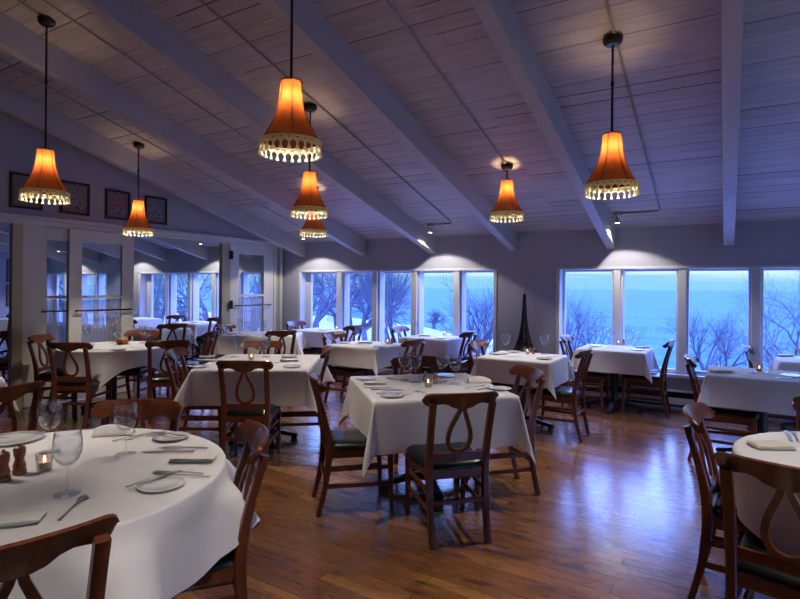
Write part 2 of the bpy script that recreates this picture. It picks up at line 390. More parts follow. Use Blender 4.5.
window_band(3, -11.72, -7.75, [(-11.5, -10.8), (-10.65, -10.03), (-9.88, -9.26), (-9.11, -8.5), (-8.35, -7.82)])
window_band(4, -15.9, -13.0, [(-15.7, -15.1), (-14.95, -14.4), (-14.25, -13.65), (-13.5, -13.06)])

# ceiling beams
beams = [0.015 - 1.345*i for i in range(0, 13)] + [1.36, 2.7]
for i, x in enumerate(sorted(beams, reverse=True)):
    b = bmesh.new(); y0, y1 = YB, WY
    prism(b, [(y0, ceil_z(y0)-.27), (y1, ceil_z(y1)-.27), (y1, ceil_z(y1)+.02), (y0, ceil_z(y0)+.02)], 'x', x-.057, x+.057)
    struct('trim_%d' % (i+1), b, 'beam', bevel=.006)

# left wall: gable above a ledge, posts, returns
b = bmesh.new()
prism(b, [(YB, 2.27), (WY, 2.27), (WY, ceil_z(WY)), (YB, ceil_z(YB))], 'x', XL-.12, XL)
bx(b, XL-.12, XL, YB, 1.55, 0, 2.27)
bx(b, XL-.12, XL, 7.36, WY, 0, 2.27)
struct('wall_left', b, 'wall_left')
b = bmesh.new(); bx(b, XL, XL+.05, YB, WY-.002, 2.275, 2.325); bx(b, XL, XL+.02, YB, WY-.002, 2.215, 2.275); struct('trim_20', b, 'door_paint', bevel=.006)
for n, (ya, yb, mt, px_) in enumerate([(1.47, 1.56, 'jamb', .05), (3.07, 3.185, 'jamb', .05), (6.155, 6.32, 'jamb', .05), (7.36, 7.42, 'door_paint', .03), (7.50, 7.56, 'door_paint', .05)]):
    b = bmesh.new(); bx(b, XL-(.05 if mt == 'jamb' else .12), XL+px_*(.5 if mt == 'jamb' else 1), ya, yb, 0, 2.215); struct('trim_%d' % (21+n), b, mt, bevel=.004)
b = bmesh.new(); bx(b, XL-.12, XL, 3.185, 3.47, 2.21, 2.27); struct('trim_26', b, 'door_paint')
# baseboards
b = bmesh.new(); bx(b, XE, XL-.12, WY-.015, WY, 0, .09); struct('baseboard_far_room', b, 'white_paint')
b = bmesh.new(); bx(b, XL, XR, WY-.012, WY, 0, .09); struct('baseboard_window_side', b, 'white_paint')

def door_leaf(n, y0, y1, g0, g1, x, bar):
    """glazed leaf lying along the left wall"""
    b = bmesh.new(); t = .045
    zt, zb, gz = 2.21, .01, 2.055
    bx(b, x-t/2, x+t/2, y0, g0, zb, zt); bx(b, x-t/2, x+t/2, g1, y1, zb, zt)
    bx(b, x-t/2, x+t/2, g0, g1, gz, zt); bx(b, x-t/2, x+t/2, g0, g1, zb, .30); bx(b, x-t/2, x+t/2, g0, g1, 1.315, 1.355)
    d = tag(obj('door_%d' % n, b, 'door_paint', bevel=.004), kind='structure')
    g = bmesh.new(); bx(g, x-.003, x+.003, g0, g1, 1.35, gz); obj('upper_pane', g, 'pane', d)
    g = bmesh.new(); bx(g, x-.003, x+.003, g0, g1, .30, 1.32); obj('lower_pane', g, 'pane', d)
    g = bmesh.new(); sweep(g, [(x-.02+.004*math.sin(q*2.1), g0+(g1-g0)*q/40, .8) for q in range(41)], (.001, .5), 'bar', side=(1, 0, 0))
    obj('lace_curtain', g, 'lace', d)
    h = bmesh.new(); xb = x+.06
    sweep(h, [(xb, bar[0], 1.16), (xb, bar[1], 1.16)], .011, n=8)
    for yy in (bar[0]+.03, bar[1]-.03): sweep(h, [(xb, yy, 1.16), (x+.02, yy, 1.16)], .014, n=8)
    obj('push_bar', h, 'bronze', d, smooth='auto')
    return d
door_leaf(1, 3.19, 3.75, 3.475, 3.73, XL-.055, (3.40, 3.72))
door_leaf(2, 3.70, 4.575, 3.86, 4.40, XL+.03, (3.76, 4.53))
d3 = door_leaf(3, 6.33, 7.35, 6.52, 7.11, XL-.0, (6.42, 7.26))
for z in (2.02, 1.18):
    b = bmesh.new(); bx(b, XL+.05, XL+.065, 6.29, 6.36, z-.07, z+.07); sweep(b, [(XL+.07, 6.325, z-.07), (XL+.07, 6.325, z+.07)], .012, n=8); obj('hinge', b, 'iron', d3)

# heater under the windows
def heater(x0, x1, label):
    e = empty('baseboard_heater', ((x0+x1)/2, WY, 0), 0, label, 'heater')
    w = (x1-x0)/2
    b = bmesh.new(); bx(b, -w, w, -.02, -.012, .02, .24); bx(b, -w, w, -.075, -.012, .225, .24); bx(b, -w, w, -.08, -.07, .07, .15)
    for s in (-w, w-.02): bx(b, s, s+.02, -.08, -.012, .02, .24)
    obj('housing', b, 'white_paint', e)
    b = bmesh.new()
    for i in range(int(2*w/.03)-1): bx(b, -w+.03+i*.03, -w+.033+i*.03, -.065, -.021, .06, .20)
    bx(b, -w+.02, w-.02, -.03, -.0205, .03, .22)
    obj('heating_fins', b, 'dark', e)
heater(-2.9, 3.3, 'long white baseboard heater with dark slots under the right windows')
heater(-7.1, -3.3, 'white baseboard heater under the left windows behind the tables')

# ------------------------------------------------------------------ pictures on the gable
def picture(x, y0, y1, z0, z1, i, label, nx=1):
    e = empty('framed_picture', (x, (y0+y1)/2, z0), 0, label, 'picture', 'framed pictures')
    w, h = (y1-y0)/2, z1-z0
    b = bmesh.new(); t = .03
    bx(b, 0, .025*nx, -w, w, 0, t); bx(b, 0, .025*nx, -w, w, h-t, h); bx(b, 0, .025*nx, -w, -w+t, t, h-t); bx(b, 0, .025*nx, w-t, w, t, h-t)
    obj('frame', b, 'black_frame', e, bevel=.003)
    b = bmesh.new(); bx(b, 0, .010*nx, -w+t, w-t, t, h-t); mo = obj('mount', b, 'mat', e)
    b = bmesh.new(); bx(b, .010*nx, .013*nx, -w+t+.045, w-t-.045, t+.05, h-t-.05); obj('print', b, print_mat(i), mo)
picture(XL, 3.04, 3.40, 2.40, 2.82, 0, 'dark framed grey picture, leftmost above the ledge, partly behind a lamp')
picture(XL, 3.60, 3.97, 2.40, 2.82, 1, 'dark framed pale picture on gable just right of the leftmost lamp')
picture(XL, 4.18, 4.535, 2.40, 2.80, 2, 'dark framed picture with a red patch on the gable wall')
picture(XL, 4.76, 5.12, 2.40, 2.80, 3, 'dark framed picture with blue marks, rightmost on the gable wall')
picture(XE, 6.78, 7.14, 1.55, 2.15, 4, 'dark framed picture on the next room end wall, upper one')
picture(XE, 6.78, 7.14, .90, 1.48, 5, 'dark framed picture on the next room end wall, lower one')

# ------------------------------------------------------------------ chair
def back_y(z):      # side profile of the rear legs / back plane
    P = [(0, -.275), (.20, -.235), (.42, -.205), (.55, -.212), (.70, -.245), (.90, -.315)]
    for (z0, y0), (z1, y1) in zip(P, P[1:]):
        if z <= z1: 
            t = (z-z0)/(z1-z0); return y0+(y1-y0)*t
    return P[-1][1]
def make_chair():
    root = empty('dining_chair', (0, 0, 0), 0, None, 'chair')
    for s in (-1, 1):
        b = bmesh.new()
        zs = [0, .1, .2, .3, .38, .45, .52, .6, .68, .76, .84]
        sweep(b, [(s*(.170+.012*(z/.84)), back_y(z)+.008*math.sin(z*7), z) for z in zs], [(.0195, .0155+.008*math.exp(-((z-.42)/.18)**2)) for z in zs], 'bar', side=(1, 0, 0))
        obj('leg', b, 'wood', root, smooth='auto')
        b = bmesh.new(); sweep(b, [(s*.192, .215, 0), (s*.193, .205, .25), (s*.193, .20, .425)], [(.013, .013), (.016, .016), (.020, .020)], 'bar', side=(1, 0, 0))
        obj('leg', b, 'wood', root, smooth='auto')
        for z in (.19, .30):
            b = bmesh.new(); sweep(b, [(s*.172, back_y(z), z), (s*.192, .21, z)], (.008, .014), 'bar', side=(1, 0, 0)); obj('stretcher', b, 'wood', root)
    b = bmesh.new(); sweep(b, [(-.175, back_y(.24), .245), (.175, back_y(.24), .245)], (.014, .009), 'bar', side=(0, 0, 1)); obj('stretcher', b, 'wood', root)
    # apron
    b = bmesh.new()
    for p, q in (((-.175, -.205), (.175, -.205)), ((-.195, .205), (.195, .205)), ((-.178, -.2), (-.195, .2)), ((.178, -.2), (.195, .2))):
        sweep(b, [(p[0], p[1], .405), (q[0], q[1], .405)], (.030, .010), 'bar', side=(0, 0, 1))
    obj('seat_frame', b, 'wood', root)
    # padded seat
    b = bmesh.new(); n = 14; grid = []
    for i in range(n+1):
        row = []
        for j in range(n+1):
            u, v = -1+2*i/n, -1+2*j/n
            uu = u*math.sqrt(1-.10*v*v); vv = v*math.sqrt(1-.10*u*u)
            hw = .183 + .035*(vv+1)/2
            ed = max(abs(u), abs(v)); z = .438 + .040*(1-ed**5)**.5 - .006*(1-u*u)*(1-v*v)
            row.append(b.verts.new((uu*hw*1.06, .012+vv*.235, z)))
        grid.append(row)
    for i in range(n):
        for j in range(n): b.faces.new((grid[i][j], grid[i+1][j], grid[i+1][j+1], grid[i][j+1]))
    lo = [grid[i][0] for i in range(n+1)] + [grid[n][j] for j in range(1, n+1)] + [grid[i][n] for i in range(n-1, -1, -1)] + [grid[0][j] for j in range(n-1, 0, -1)]
    dn = [b.verts.new((v.co.x*.98, v.co.y*.98, .428)) for v in lo]
    for i in range(len(lo)): b.faces.new((lo[i], lo[(i+1) % len(lo)], dn[(i+1) % len(lo)], dn[i]))
    b.faces.new(dn)
    obj('seat', b, 'leather', root, smooth=True)
    # crest rail: wide scrolled board, curved in plan
    b = bmesh.new(); X = [-.228, -.222, -.212, -.195, -.175, -.15, -.12, -.09, -.06, -.03, 0]; X = X + [-x for x in X[-2::-1]]
    rows = []
    for x in X:
        a = abs(x)/.228
        top = .900 - .006*a*a; end = max(0, (abs(x)-.19)/.038)
        lowp = [(0, .800), (.05, .803), (.085, .824), (.13, .832), (.17, .818), (.205, .812), (.228, .822)]
        for (x0, z0), (x1, z1) in zip(lowp, lowp[1:]):
            if abs(x) <= x1+1e-9: low = z0+(z1-z0)*(abs(x)-x0)/(x1-x0); break
        r = math.sqrt(max(0, 1-min(1, end)**2.2)); mid = (top+low)/2; hh = (top-low)/2*(.35+.65*r); top, low = mid+hh, mid-hh
        y = -.305 + .055*a*a; th = .0115
        lean = .02
        rows.append([b.verts.new(v) for v in ((x, y-th+lean, low), (x, y-th-.002, (low+top)/2), (x, y-th-lean, top-.005), (x, y-lean*1.0, top), (x, y+th-lean, top-.005), (x, y+th, (low+top)/2), (x, y+th+lean, low))])
    for r0, r1 in zip(rows, rows[1:]):
        for kk in range(7): b.faces.new((r0[kk], r0[(kk+1) % 7], r1[(kk+1) % 7], r1[kk]))
    b.faces.new(rows[0]); b.faces.new(rows[-1][::-1])
    obj('crest_rail', b, 'wood', root, smooth='auto')
    # lower cross rail
    b = bmesh.new(); sweep(b, [(-.165, back_y(.50), .505), (0, back_y(.50)-.006, .505), (.165, back_y(.50), .505)], (.022, .009), 'bar', side=(0, 0, 1)); obj('cross_rail', b, 'wood', root)
    # teardrop splat
    b = bmesh.new(); pts = []
    tear = [(.012, .805), (.016, .785), (.024, .765), (.036, .735), (.051, .70), (.064, .66), (.070, .625), (.067, .59), (.056, .562), (.038, .545), (.018, .538)]
    for x, z in tear: pts.append((x, z))
    pts = pts + [(0, .533)] + [(-x, z) for x, z in tear[::-1]]
    P3 = [(x, back_y(z)-.004, z) for x, z in pts]
    sz = [(.0125 if z < .75 else .012, .008) for x, z in pts]
    # side axis across the ring in its own plane
    K = len(P3); rings = []
    for i, p in enumerate(P3):
        p = Vector(p); t = (Vector(P3[min(i+1, K-1)]) - Vector(P3[max(i-1, 0)])).normalized()
        nrm = Vector((0, 1, .25)).normalized(); a = t.cross(nrm).normalized()
        s0, s1 = sz[i]
        rings.append([b.verts.new(p + a*s0*u + nrm*s1*v) for u, v in ((1, -1), (1, 1), (-1, 1), (-1, -1))])
    for r0, r1 in zip(rings, rings[1:]):
        for kk in range(4): b.faces.new((r0[kk], r0[(kk+1) % 4], r1[(kk+1) % 4], r1[kk]))
    b.faces.new(rings[0]); b.faces.new(rings[-1])
    bx(b, -.03, .03, back_y(.53)-.012, back_y(.53)+.004, .520, .538)
    obj('splat', b, 'wood', root, smooth='auto')
    return root
protos['chair'] = (make_chair(), False)
def chair(x, y, facing, label, group='dark wooden dining chairs'):
    """facing = compass angle in degrees of the direction the sitter looks"""
    return put('chair', (x, y, 0), math.radians(facing-90), label + '', group, 'chair')

# ------------------------------------------------------------------ tables and cloths
TZ = .762
def make_table_proto(kind, shape):
    root = empty('dining_table', (0, 0, 0), 0, None, 'table')
    b = bmesh.new()
    if shape[0] == 'rect': bx(b, -shape[1], shape[1], -shape[2], shape[2], .722, .755)
    else: lathe(b, [(0, .722), (shape[1], .722), (shape[1], .755), (0, .755)], 48)
    obj('table_top', b, 'wood', root)
    b = bmesh.new(); lathe(b, [(0, .05), (.045, .05), (.045, .70), (.12, .705), (.12, .721), (0, .721)], 16); obj('column', b, 'iron', root, smooth='auto')
    for q in range(4):
        a = q*PI/2 + PI/4*(0 if shape[0] == 'rect' else 1); b = bmesh.new()
        R = .34
        sweep(b, [(math.cos(a)*r, math.sin(a)*r, z) for r, z in ((0, .085), (.10, .082), (R-.08, .055), (R-.02, .045), (R, .030))], [(.030, .03), (.028, .026), (.024, .018), (.028, .02), (.028, .018)], 'bar', side=(-math.sin(a), math.cos(a), 0))
        lathe(b, [(0, 0), (.03, 0), (.03, .03), (0, .03)], 10, (math.cos(a)*(R-.03), math.sin(a)*(R-.03), 0))
        obj('foot', b, 'iron', root)
    return root
def cloth_mesh(shape, sx, sy, crot, n, seed, flare=.06, corner=.30):
    rnd = random.Random(seed); ph = [rnd.uniform(0, 6.28) for _ in range(6)]
    b = bmesh.new(); G = []; cr, sr = math.cos(crot), math.sin(crot); R = .010
    def line(s, hx):   # denser near the table edge
        out = [-s + 2*s*i/n for i in range(n+1)]; return out
    for u in line(sx, 0):
        row = []
        for v in line(sy, 0):
            x, y = u*cr - v*sr, u*sr + v*cr
            if shape[0] == 'rect':
                hx, hy = shape[1]+.003, shape[2]+.003
                qx, qy = max(-hx, min(hx, x)), max(-hy, min(hy, y)); dx, dy = x-qx, y-qy
                d = math.hypot(dx, dy)
                if d < 1e-6: row.append(b.verts.new((x, y, TZ + .0006*math.sin(x*23+ph[0])*math.sin(y*19+ph[1])))); continue
                nx, ny = dx/d, dy/d
                cornerness = (2*abs(nx*ny))
                s = (qx*abs(ny) + qy*abs(nx))
                edge = min(hx-abs(qx), hy-abs(qy)) if False else (hx-abs(qx))*abs(ny) + (hy-abs(qy))*abs(nx)
                w = min(1, edge/.15)
                fl = flare + corner*cornerness**1.5 + w*.045*math.sin(s*11+ph[2]+ (1 if nx+ny > 0 else -1))*math.sin(s*5.3+ph[3])
            else:
                r = math.hypot(x, y); r0 = shape[1]+.003
                if r <= r0: row.append(b.verts.new((x, y, TZ + .0006*math.sin(x*23+ph[0])))); continue
                d = r-r0; nx, ny = x/r, y/r; qx, qy = nx*r0, ny*r0; th = math.atan2(ny, nx)
                fl = flare+.03 + .11*math.sin(9*th+ph[0]+.8*math.sin(2*th+ph[1]))*min(1, d/.12)
            # rounded edge, then hanging
            if d < R*PI/2: o, dz = R*math.sin(d/R), R*(1-math.cos(d/R))
            else:
                dd = d-R*PI/2; sn = max(0, min(.9, fl)); o, dz = R+dd*sn, R+dd*math.sqrt(1-sn*sn)
            row.append(b.verts.new((qx+nx*o, qy+ny*o, TZ-dz)))
        G.append(row)
    for i in range(n):
        for j in range(n): b.faces.new((G[i][j], G[i+1][j], G[i+1][j+1], G[i][j+1]))
    return b
def round_cloth(r0, R, seed):
    b = bmesh.new(); n = 144; ph = seed
    radii = [r0*i/8 for i in range(1, 9)] + [.004, .008, .012, .016]
    rows = [[b.verts.new((0, 0, TZ))]]
    def ring(f): return [b.verts.new(f(2*PI*k/n)) for k in range(n)]
    for i in range(1, 9): rows.append(ring(lambda t: (r0*i/8*math.cos(t), r0*i/8*math.sin(t), TZ)))
    steps = [.004, .009, .015] + [.015+.985*j/16 for j in range(1, 17)]
    for st in steps:
        def f(t):
            drop = R - r0 + .035*math.sin(5*t+ph) + .030*math.sin(11*t+ph*2)
            d = st if st <= .015 else .015+(st-.015)*drop
            rr = .010
            if d < rr*PI/2: o, dz = rr*math.sin(d/rr), rr*(1-math.cos(d/rr))
            else:
                w = min(1, (d-.015)/.10)
                fold = math.sin(10*t+ph+.9*math.sin(3*t+ph))
                fl = .18 + .42*w*(abs(fold)**.7)*(1 if fold > 0 else -.45)
                dd = d-rr*PI/2; o, dz = rr+dd*fl, rr+dd*math.sqrt(1-fl*fl)
            return ((r0+o)*math.cos(t), (r0+o)*math.sin(t), TZ-dz)
        rows.append(ring(f))
    for k in range(n): b.faces.new((rows[0][0], rows[1][k], rows[1][(k+1) % n]))
    for a, c in zip(rows[1:], rows[2:]):
        for k in range(n): b.faces.new((a[k], c[k], c[(k+1) % n], a[(k+1) % n]))
    return b
rect2 = ('rect', .36, .36); 
protos['tab2'] = (make_table_proto('tab2', ('rect', .37, .35)), False)
tabs = {}
def table(key, x, y, rot, shape, sx, sy, crot, n, tlabel, clabel, flare=.06, corner=.30):
    tabs[key] = (x, y, math.radians(rot))
    if shape == ('rect', .37, .35): put('tab2', (x, y, 0), math.radians(rot), tlabel, 'pedestal tables under white cloths', 'table')
    else:
        t = make_table_proto(key, shape); t.location = (x, y, 0); t.rotation_euler.z = math.radians(rot); tag(t, tlabel, 'table', 'pedestal tables under white cloths')
    c = obj('tablecloth', round_cloth(shape[1]+.003, .99, 2.2) if key == 'T1' else cloth_mesh(shape, sx, sy, math.radians(crot), n, hash(key) if False else sum(ord(ch) for ch in key), flare, corner), 'linen', smooth=True, loc=(x, y, 0), rz=math.radians(rot))
    tag(c, clabel, 'tablecloth', 'white tablecloths')
S2 = ('rect', .37, .35)
table('T1', -2.28, 1.07, 0, ('round', .68), .97, .97, -22, 110, 'large round pedestal table in the lower left foreground, under its cloth', 'large white cloth with deep folds on the lower left round table')
table('T2', -1.94, 3.61, 45, ('rect', .5, .5), .83, .85, 0, 90, 'black pedestal table at the centre foreground with cross base showing', 'white square cloth with pointed corners on the centre foreground table', .04, .22)
table('T3', -3.89, 3.84, 33, ('rect', .5, .54), .80, .86, 0, 70, 'square table left of the centre one, behind a chair seen squarely from behind', 'white cloth on the table between round corner table and centre table', .12, .40)
table('T4', -6.17, 6.07, 36, ('rect', .56, .40), .84, .68, 0, 50, 'wide table before the open glazed door leaf beside the left windows', 'greyish white cloth on table before the right glazed door leaf', .12, .40)
table('T5', -5.93, 7.20, 0, S2, .63, .61, 0, 44, 'small table at the left end of the left window band', 'bluish white cloth on table at the left end of the left windows')
table('T6', -3.96, 5.72, 0, ('rect', .37, .36), .62, .61, 0, 50, 'small table in front of the left windows, just behind the centre foreground table', 'white cloth on the small table just behind the centre foreground table')
table('T7', -3.75, 7.20, 0, S2, .62, .60, 0, 44, 'small table against the left windows under their fourth pane', 'blue lit white cloth on table under the fourth left window pane')
table('T8', -1.90, 5.74, 0, ('rect', .38, .36), .66, .62, 0, 56, 'small table in front of the iron tower model', 'white cloth with hanging corner on the table before the iron tower')
table('T9', -1.20, 7.18, 0, ('rect', .385, .35), .64, .62, 0, 50, 'black pedestal table under the first two right window panes', 'bluish cloth with pointed corner on table under the right windows')
table('T10', .27, 5.74, 0, ('rect', .41, .36), .68, .63, 0, 56, 'table at the right, in front of third right window pane', 'long hanging white cloth on the table at middle right')
table('T11', .85, 7.21, 0, S2, .62, .58, 0, 40, 'table at the far right edge against the windows', 'white cloth on the table at the far right edge by the windows')
table('T12', .64, 3.0, 0, ('round', .6), .84, .84, 20, 80, 'round table at the lower right edge behind the nearest chair', 'white cloth on the round table at the lower right edge')
table('T13', -6.32, 3.78, 0, ('round', .58), .78, .78, -4, 80, 'round table in front of the left glazed door leaves', 'cream white cloth with drooping corner on the round table by the glazed doors')
table('T15', -5.10, 1.51, 31, ('rect', .40, .38), .66, .66, 0, 40, 'table at the left picture edge beside the first opening', 'bluish white cloth on the table at the left picture edge')
table('TA', -11.15, 7.18, 0, S2, .58, .58, 0, 30, 'farthest table in the next room, under its window left pane', 'pale cloth on the farthest next room table, left one', )
table('TB', -9.08, 7.18, 0, S2, .62, .60, 0, 30, 'table in the next room against its window, beside the door post', 'blue white cloth on the next room table beside the door post')
table('TC', -8.25, 5.62, 20, ('rect', .42, .42), .70, .70, 0, 36, 'table just beyond the wide doorway to the next room', 'blue white cloth on the table just beyond the wide doorway')
table('TL', -13.0, 5.5, 0, S2, .62, .60, 0, 24, 'next room table seen through the leftmost opening', 'white cloth on the table seen through the leftmost opening')

# ------------------------------------------------------------------ chairs (label says which)
CH = [
 (-1.505, 3.065, 135, 'dark wooden chair seen from behind, in front of the centre foreground table'),
 (-2.20, 3.06, 45, 'dark wooden chair with shiny black seat at left of the centre foreground table'),
 (-1.48, 3.82, 225, 'dark wooden chair at the right end of the centre foreground table'),
 (-2.10, 3.87, 315, 'dark wooden chair facing us behind the centre foreground table, only its crest showing'),
 (-1.72, .71, 164, 'nearest dark chair at bottom left corner, only crest rail and post showing'),
 (-1.86, 1.40, 234, 'dark wooden chair at the right of the lower left round table, cut by the frame'),
 (-2.46, 1.46, 300, 'chair facing us beyond the lower left round table, its crest warmly lit'),
 (-3.93, 1.50, 188, 'dark chair with curved crest at the left edge, beyond the wooden mills'),
 (-3.50, 3.33, 123, 'dark wooden chair with teardrop splat squarely facing the table left of centre'),
 (-4.20, 4.05, 303, 'red brown chair facing us behind the votive light on the table left of centre'),
 (-3.60, 4.02, 218, 'dark wooden chair at right side of the table left of centre'),
 (-4.22, 3.42, 33, 'chair at the left side of the table left of centre, half behind another crest'),
 (-6.02, 3.26, 123, 'dark chair with teardrop splat in front of the back left round table'),
 (-6.72, 3.42, 35, 'chair at the far left of the back left round table, its crest shining blue'),
 (-5.47, 3.91, 145, 'dark chair at the right of the back left round table, back towards us'),
 (-6.48, 4.12, 300, 'light brown chair facing us beyond the back left round table'),
 (-5.46, 5.58, 159, 'dark chair with open splat at right of the table before the glazed door'),
 (-6.12, 4.72, 210, 'light brown chair seen edge on between the doorway and the table left of centre'),
 (-6.50, 5.93, 15, 'chair with blue shine at the left of the table before the glazed door'),
 (-6.13, 7.08, 0, 'chair at the left of the table at the left end of the windows'),
 (-5.31, 6.92, 180, 'dark chair at the right of the table at the left end of the windows'),
 (-4.17, 5.66, 0, 'chair at the left of the small table just behind the centre foreground table'),
 (-3.40, 5.50, 180, 'dark chair at the right of the small table just behind the centre foreground table'),
 (-4.03, 7.10, 0, 'chair at the left of the table under the fourth left window pane'),
 (-3.35, 6.95, 180, 'dark chair at the right of the table under the fourth left window pane'),
 (-2.14, 5.68, 0, 'red brown chair at the left of the table before the iron tower'),
 (-1.49, 5.63, 180, 'dark chair at the right of the table before the iron tower'),
 (-1.50, 7.08, 0, 'dark chair at the left of the table under the right windows'),
 (-.86, 7.22, 180, 'dark chair at right of the table under the right windows, seen sideways'),
 (-.0, 5.60, 0, 'dark chair seen sideways at the left of the middle right table'),
 (.48, 7.08, 0, 'dark chair at the left of the far right window table'),
 (.15, 3.12, -5, 'dark chair with scrolled crest at the left of the lower right round table'),
 (.24, 2.60, 78, 'nearest dark chair at bottom right with large teardrop splat'),
 (.57, 3.56, 275, 'reddish chair cut by the right edge, beyond the lower right round table'),
 (-8.20, 3.30, 180, 'dark chair seen through the leftmost opening'),
 (-7.70, 5.50, 160, 'dark chair in the doorway with open splat, beside the next room table'),
 (-8.66, 5.52, 0, 'reddish chair at the left of the table just beyond the doorway'),
 (-9.90, 7.10, 180, 'dark chair by the next room window, above the one in the doorway'),
 (-8.68, 7.10, 180, 'red brown chair by the next room window beside the door post'),
 (-11.55, 7.10, 0, 'small distant chair at left of the farthest next room table'),
 (-12.6, 5.4, 180, 'distant chair at the table seen through the leftmost opening'),
]
for c in CH: chair(*c)

# ------------------------------------------------------------------ table ware
def wine_glass(scale=1.0):
    b = bmesh.new()
    prof = [(0, .002), (.033, .001), (.034, .003), (.012, .007), (.0045, .013), (.0035, .03), (.0035, .075), (.005, .084), (.016, .090), (.028, .104), (.0355, .125), (.0375, .145), (.036, .165), (.0325, .188), (.0315, .188), (.035, .165), (.0365, .145), (.0345, .125), (.027, .106), (.014, .093), (0, .090)]
    lathe(b, [(r*scale*(1.27 if r > .01 else 1), z*scale*1.17) for r, z in prof], 28)
    return b
o = obj('wine_glass', wine_glass(1.0), 'glass', smooth=True); protos['glass'] = (o, False)
def plate_mesh(R=.082):
    b = bmesh.new(); lathe(b, [(0, .0), (R*.55, 0), (R*.6, .002), (R, .009), (R*1.0, .011), (R*.66, .005), (R*.6, .003), (0, .003)], 36); return b
protos['plate'] = (obj('bread_plate', plate_mesh(), 'china', smooth=True), False)
protos['bigplate'] = (obj('dinner_plate', plate_mesh(.125), 'china', smooth=True), False)
def cutlery(kind):
    b = bmesh.new()
    if kind == 'knife':
        sweep(b, [(-.11, 0, .004), (-.02, 0, .005), (0, 0, .005)], [(.006, .0025), (.005, .0025), (.004, .002)], 'bar', side=(0, 1, 0))
        sweep(b, [(0, 0, .005), (.02, 0, .005), (.09, .002, .004), (.115, .004, .003)], [(.004, .002), (.009, .001), (.010, .0008), (.002, .0006)], 'bar', side=(0, 1, 0))
    elif kind == 'fork':
        sweep(b, [(-.10, 0, .003), (-.03, 0, .006), (.04, 0, .006), (.06, 0, .005)], [(.006, .0015), (.003, .0015), (.003, .0015), (.010, .0012)], 'bar', side=(0, 1, 0))
        for k2 in (-1.5, -.5, .5, 1.5): sweep(b, [(.058, k2*.0055, .005), (.08, k2*.006, .003), (.10, k2*.0055, .005)], (.0014, .001), 'bar', side=(0, 1, 0))
    else:
        sweep(b, [(-.10, 0, .003), (-.03, 0, .006), (.05, 0, .006), (.06, 0, .005), (.078, 0, .003), (.095, 0, .004), (.10, 0, .005)], [(.006, .0015), (.003, .0015), (.003, .0015), (.010, .0015), (.019, .0015), (.012, .0015), (.003, .001)], 'bar', side=(0, 1, 0))
    return b
for kk in ('knife', 'fork', 'spoon'): protos[kk] = (obj('table_'+kk, cutlery(kk), 'steel', smooth='auto'), False)
protos['butter_knife'] = (obj('butter_knife', cutlery('knife'), 'steel', smooth='auto'), False)
def napkin_mesh(w, d, layers, seed):
    """folded cloth: stacked soft layers"""
    b = bmesh.new(); rnd = random.Random(seed)
    for l in range(layers):
        n = 10; z0 = .0005 + l*.0056; G = []; jx, jy, ja = rnd.uniform(-.004, .004), rnd.uniform(-.003, .003), rnd.uniform(-.03, .03)
        for side_ in (0, 1):
            g = []
            for i in range(n+1):
                row = []
                for j in range(n+1):
                    u, v = -1+2*i/n, -1+2*j/n; e = max(abs(u), abs(v))
                    h = .0028*(1-e**6)**.5 if e < 1 else 0
                    x, y = u*w/2 + jx, v*d/2 + jy; x, y = x*math.cos(ja)-y*math.sin(ja), x*math.sin(ja)+y*math.cos(ja)
                    row.append(b.verts.new((x, y, z0+.0029+(h if side_ else -h)+.001*math.sin(u*4+seed+l)*(1-v*v)*side_)))
                g.append(row)
            for i in range(n):
                for j in range(n):
                    f = (g[i][j], g[i+1][j], g[i+1][j+1], g[i][j+1]); b.faces.new(f if side_ else f[::-1])
    bmesh.ops.remove_doubles(b, verts=b.verts, dist=1e-5)
    return b
protos['napkin'] = (obj('folded_napkin', napkin_mesh(.18, .085, 3, 1), 'napkin', smooth=True), False)
protos['napkin_stack'] = (obj('folded_napkin', napkin_mesh(.17, .11, 3, 4), 'cream', smooth=True), False)
def tent_mesh():
    b = bmesh.new(); n = 12; rows = []
    for i in range(n+1):
        u = -1+2*i/n; row = []
        for j in range(9):
            v = -1+2*j/8; h = .045*(1-abs(v)**1.3)*(.35+.65*(1-((u+.15)**2)*.75)) + .004
            row.append(b.verts.new((u*.09, v*.045*(1-.25*max(0, u)), h)))
        rows.append(row)
    for r0, r1 in zip(rows, rows[1:]):
        for j in range(8): b.faces.new((r0[j], r0[j+1], r1[j+1], r1[j]))
    ext = bmesh.ops.extrude_face_region(b, geom=b.faces[:]); 
    for v in [g for g in ext['geom'] if isinstance(g, bmesh.types.BMVert)]: v.co.z = max(0.0005, v.co.z-.006)
    return b
protos['tent'] = (obj('draped_napkin', tent_mesh(), 'napkin', smooth=True), False)
def make_votive():
    r = empty('votive_candle', (0, 0, 0))
    b = bmesh.new(); lathe(b, [(0, .001), (.024, .001), (.027, .005), (.032, .068), (.0305, .068), (.0255, .007), (0, .006)], 24); obj('glass_cup', b, 'votive', r, smooth=True)
    b = bmesh.new(); lathe(b, [(0, .008), (.0205, .008), (.0205, .034), (.012, .031), (0, .031)], 20); cn = obj('candle', b, 'wax', r, smooth='auto')
    b = bmesh.new(); lathe(b, [(0, .033), (.0035, .038), (.0045, .044), (.002, .054), (0, .060)], 10); obj('flame', b, 'flame', cn, smooth=True)
    return r
protos['votive'] = (make_votive(), False)
